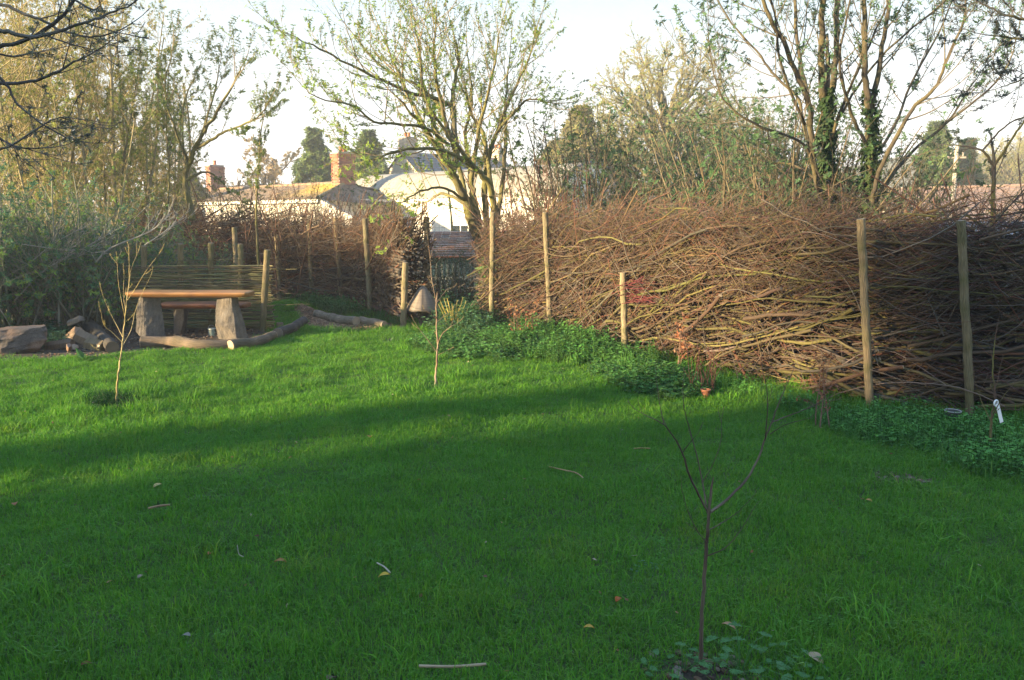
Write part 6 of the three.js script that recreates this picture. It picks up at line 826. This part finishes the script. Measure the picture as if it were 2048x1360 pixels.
// ---------------------------------------------------------------- fallen sticks and leaves on the lawn
function lawnStick(pix, r, col, label, lift = 0.045) { const p = pix.map(([x, y]) => { const q = G(x, y, lift); q.y = lift + H(q.x, q.z); return q; }), T = new Tubes(p[0]); T.tube(curve(p, 10), r, 6, (t) => vary(col, 0.08), [0.5, 0.42, 0.3]); const m = solo('fallen_stick', T.geometry(), stickMat, label, 'stick'); m.position.copy(p[0]); }
lawnStick([[838, 1333], [905, 1332], [972, 1329]], 0.0052, [0.40, 0.32, 0.20], 'straight pale stick lying at the bottom of the lawn', 0.05);
lawnStick([[1098, 931], [1128, 942], [1152, 948], [1166, 958]], 0.004, [0.38, 0.26, 0.13], 'curved dry stem lying in the middle of the lawn');
lawnStick([[754, 1121], [768, 1128], [780, 1138]], 0.004, [0.45, 0.42, 0.34], 'short pale twig above the yellow leaf');
lawnStick([[296, 1018], [318, 1014], [340, 1012]], 0.006, [0.30, 0.2, 0.11], 'short brown twig in the left middle of the lawn');
lawnStick([[474, 1080], [478, 1098], [486, 1104]], 0.0022, [0.34, 0.31, 0.22], 'thin bent straw left of the lawn centre');
lawnStick([[1268, 894], [1284, 893], [1300, 896]], 0.004, [0.4, 0.26, 0.1], 'short tan twig on the lawn below the sunlit hedge');
const leafBig = (() => { const B = new Tubes(); const n = 10; for (let i = 0; i < n; i++) { const t0 = i / n, t1 = (i + 1) / n, w = (t) => 0.028 * Math.pow(Math.sin(Math.PI * Math.min(0.999, Math.max(0.001, t))), 0.8), z = (t) => 0.018 * Math.sin(t * 3); const s = B.P.length / 3; for (const [t, k] of [[t0, -1], [t0, 0], [t0, 1], [t1, -1], [t1, 0], [t1, 1]]) { B.P.push((t - 0.5) * 0.09, z(t) + (k ? 0.008 : 0), k * w(t)); B.N.push(0, 1, 0); B.U.push(t, k); B.C.push(1, 1, 1); } B.I.push(s, s + 1, s + 4, s, s + 4, s + 3, s + 1, s + 2, s + 5, s + 1, s + 5, s + 4); } return flatN(B.geometry()); })();
[[768, 1141, [0.48, 0.33, 0.05], 0.9, 'yellow fallen leaf below the short pale twig'], [662, 1342, [0.12, 0.075, 0.055], 1.0, 'dark brown curled leaf at the bottom of the lawn'], [1457, 1250, [0.32, 0.20, 0.11], 0.9, 'tan fallen leaf right of the nearest sapling trunk'], [315, 976, [0.42, 0.34, 0.14], 0.9, 'yellowish fallen leaf at the left of the lawn'], [30, 1004, [0.26, 0.12, 0.06], 0.9, 'brown fallen leaf near the left edge of the lawn'], [560, 1112, [0.28, 0.12, 0.05], 0.9, 'rusty fallen leaf left of the yellow leaf'], [420, 1094, [0.3, 0.13, 0.05], 0.7, 'small rusty leaf in the shaded left lawn'], [372, 1270, [0.20, 0.19, 0.16], 0.7, 'grey fallen leaf at the lower left'], [1236, 1198, [0.34, 0.10, 0.03], 0.7, 'reddish leaf left of the nearest sapling'], [1630, 1312, [0.34, 0.27, 0.17], 1.1, 'large tan leaf in the bottom right grass'], [170, 1322, [0.2, 0.07, 0.035], 0.7, 'dark red leaf at the bottom left'], [740, 872, [0.34, 0.15, 0.06], 0.8, 'brown leaf in the dark shadow band'], [1178, 1256, [0.42, 0.26, 0.05], 0.7, 'ochre leaf in the lower middle grass'], [279, 1140, [0.24, 0.2, 0.15], 0.6, 'pale curled leaf in the left lawn'], [1738, 1000, [0.4, 0.22, 0.08], 0.6, 'orange leaf right of the bare soil scrape']].forEach(([px, py, c, s, label], i) => { const p = G(px, py, 0.045), m = solo('fallen_leaf', leafBig, leafMat({ color: new THREE.Color().setRGB(...c), transmission: 0.2 }), label, 'leaf'); m.position.set(p.x, 0.032 + H(p.x, p.z), p.z); m.rotation.set(0.25 * Math.sin(i * 5), i * 1.3, 0.2 * Math.cos(i * 3)); m.scale.setScalar(s * (-p.z > 5 ? 1 : 0.68)); });
{ // crumbs and dead leaves in the soil hollows and by the bench
  const L = []; for (const [c, rx, rz, n] of [[sap1, 0.26, 0.16, 90], [sap2, 0.16, 0.12, 40], [sap3, 0.22, 0.18, 70], [scrape, 0.24, 0.12, 60]]) for (let i = 0; i < n; i++) { const a = rnd() * 6.28, r = Math.sqrt(rnd()), x = c.x + Math.cos(a) * rx * r, z = c.z + Math.sin(a) * rz * r; L.push([V(x, H(x, z) + 0.006, z), V(gauss() * 0.4, 1, gauss() * 0.4)]); }
  let g = 0; while (g++ < 3000 && L.length < 1100) { const x = rr(-7, -2.8), z = rr(-11.8, -8.9); if (inPoly(x, z, soilPoly)) L.push([V(x, H(x, z) + 0.006, z), V(gauss() * 0.4, 1, gauss() * 0.4)]); }
  const clod = paint(new THREE.DodecahedronGeometry(0.014, 0).scale(1.3, 0.6, 1), [1, 1, 1]); leaves('soil_crumbs', clod, L, [[0.09, 0.06, 0.04], [0.16, 0.11, 0.07], [0.2, 0.16, 0.12], [0.12, 0.07, 0.04]], 1, scene, paintMat);
  tag(scene.children[scene.children.length - 1], 'loose soil crumbs and bark bits on bare earth', 'soil');
}
scene.fog = new THREE.FogExp2(new THREE.Color().setRGB(0.80, 0.85, 0.90), 0.002);
renderer.render(scene, camera);
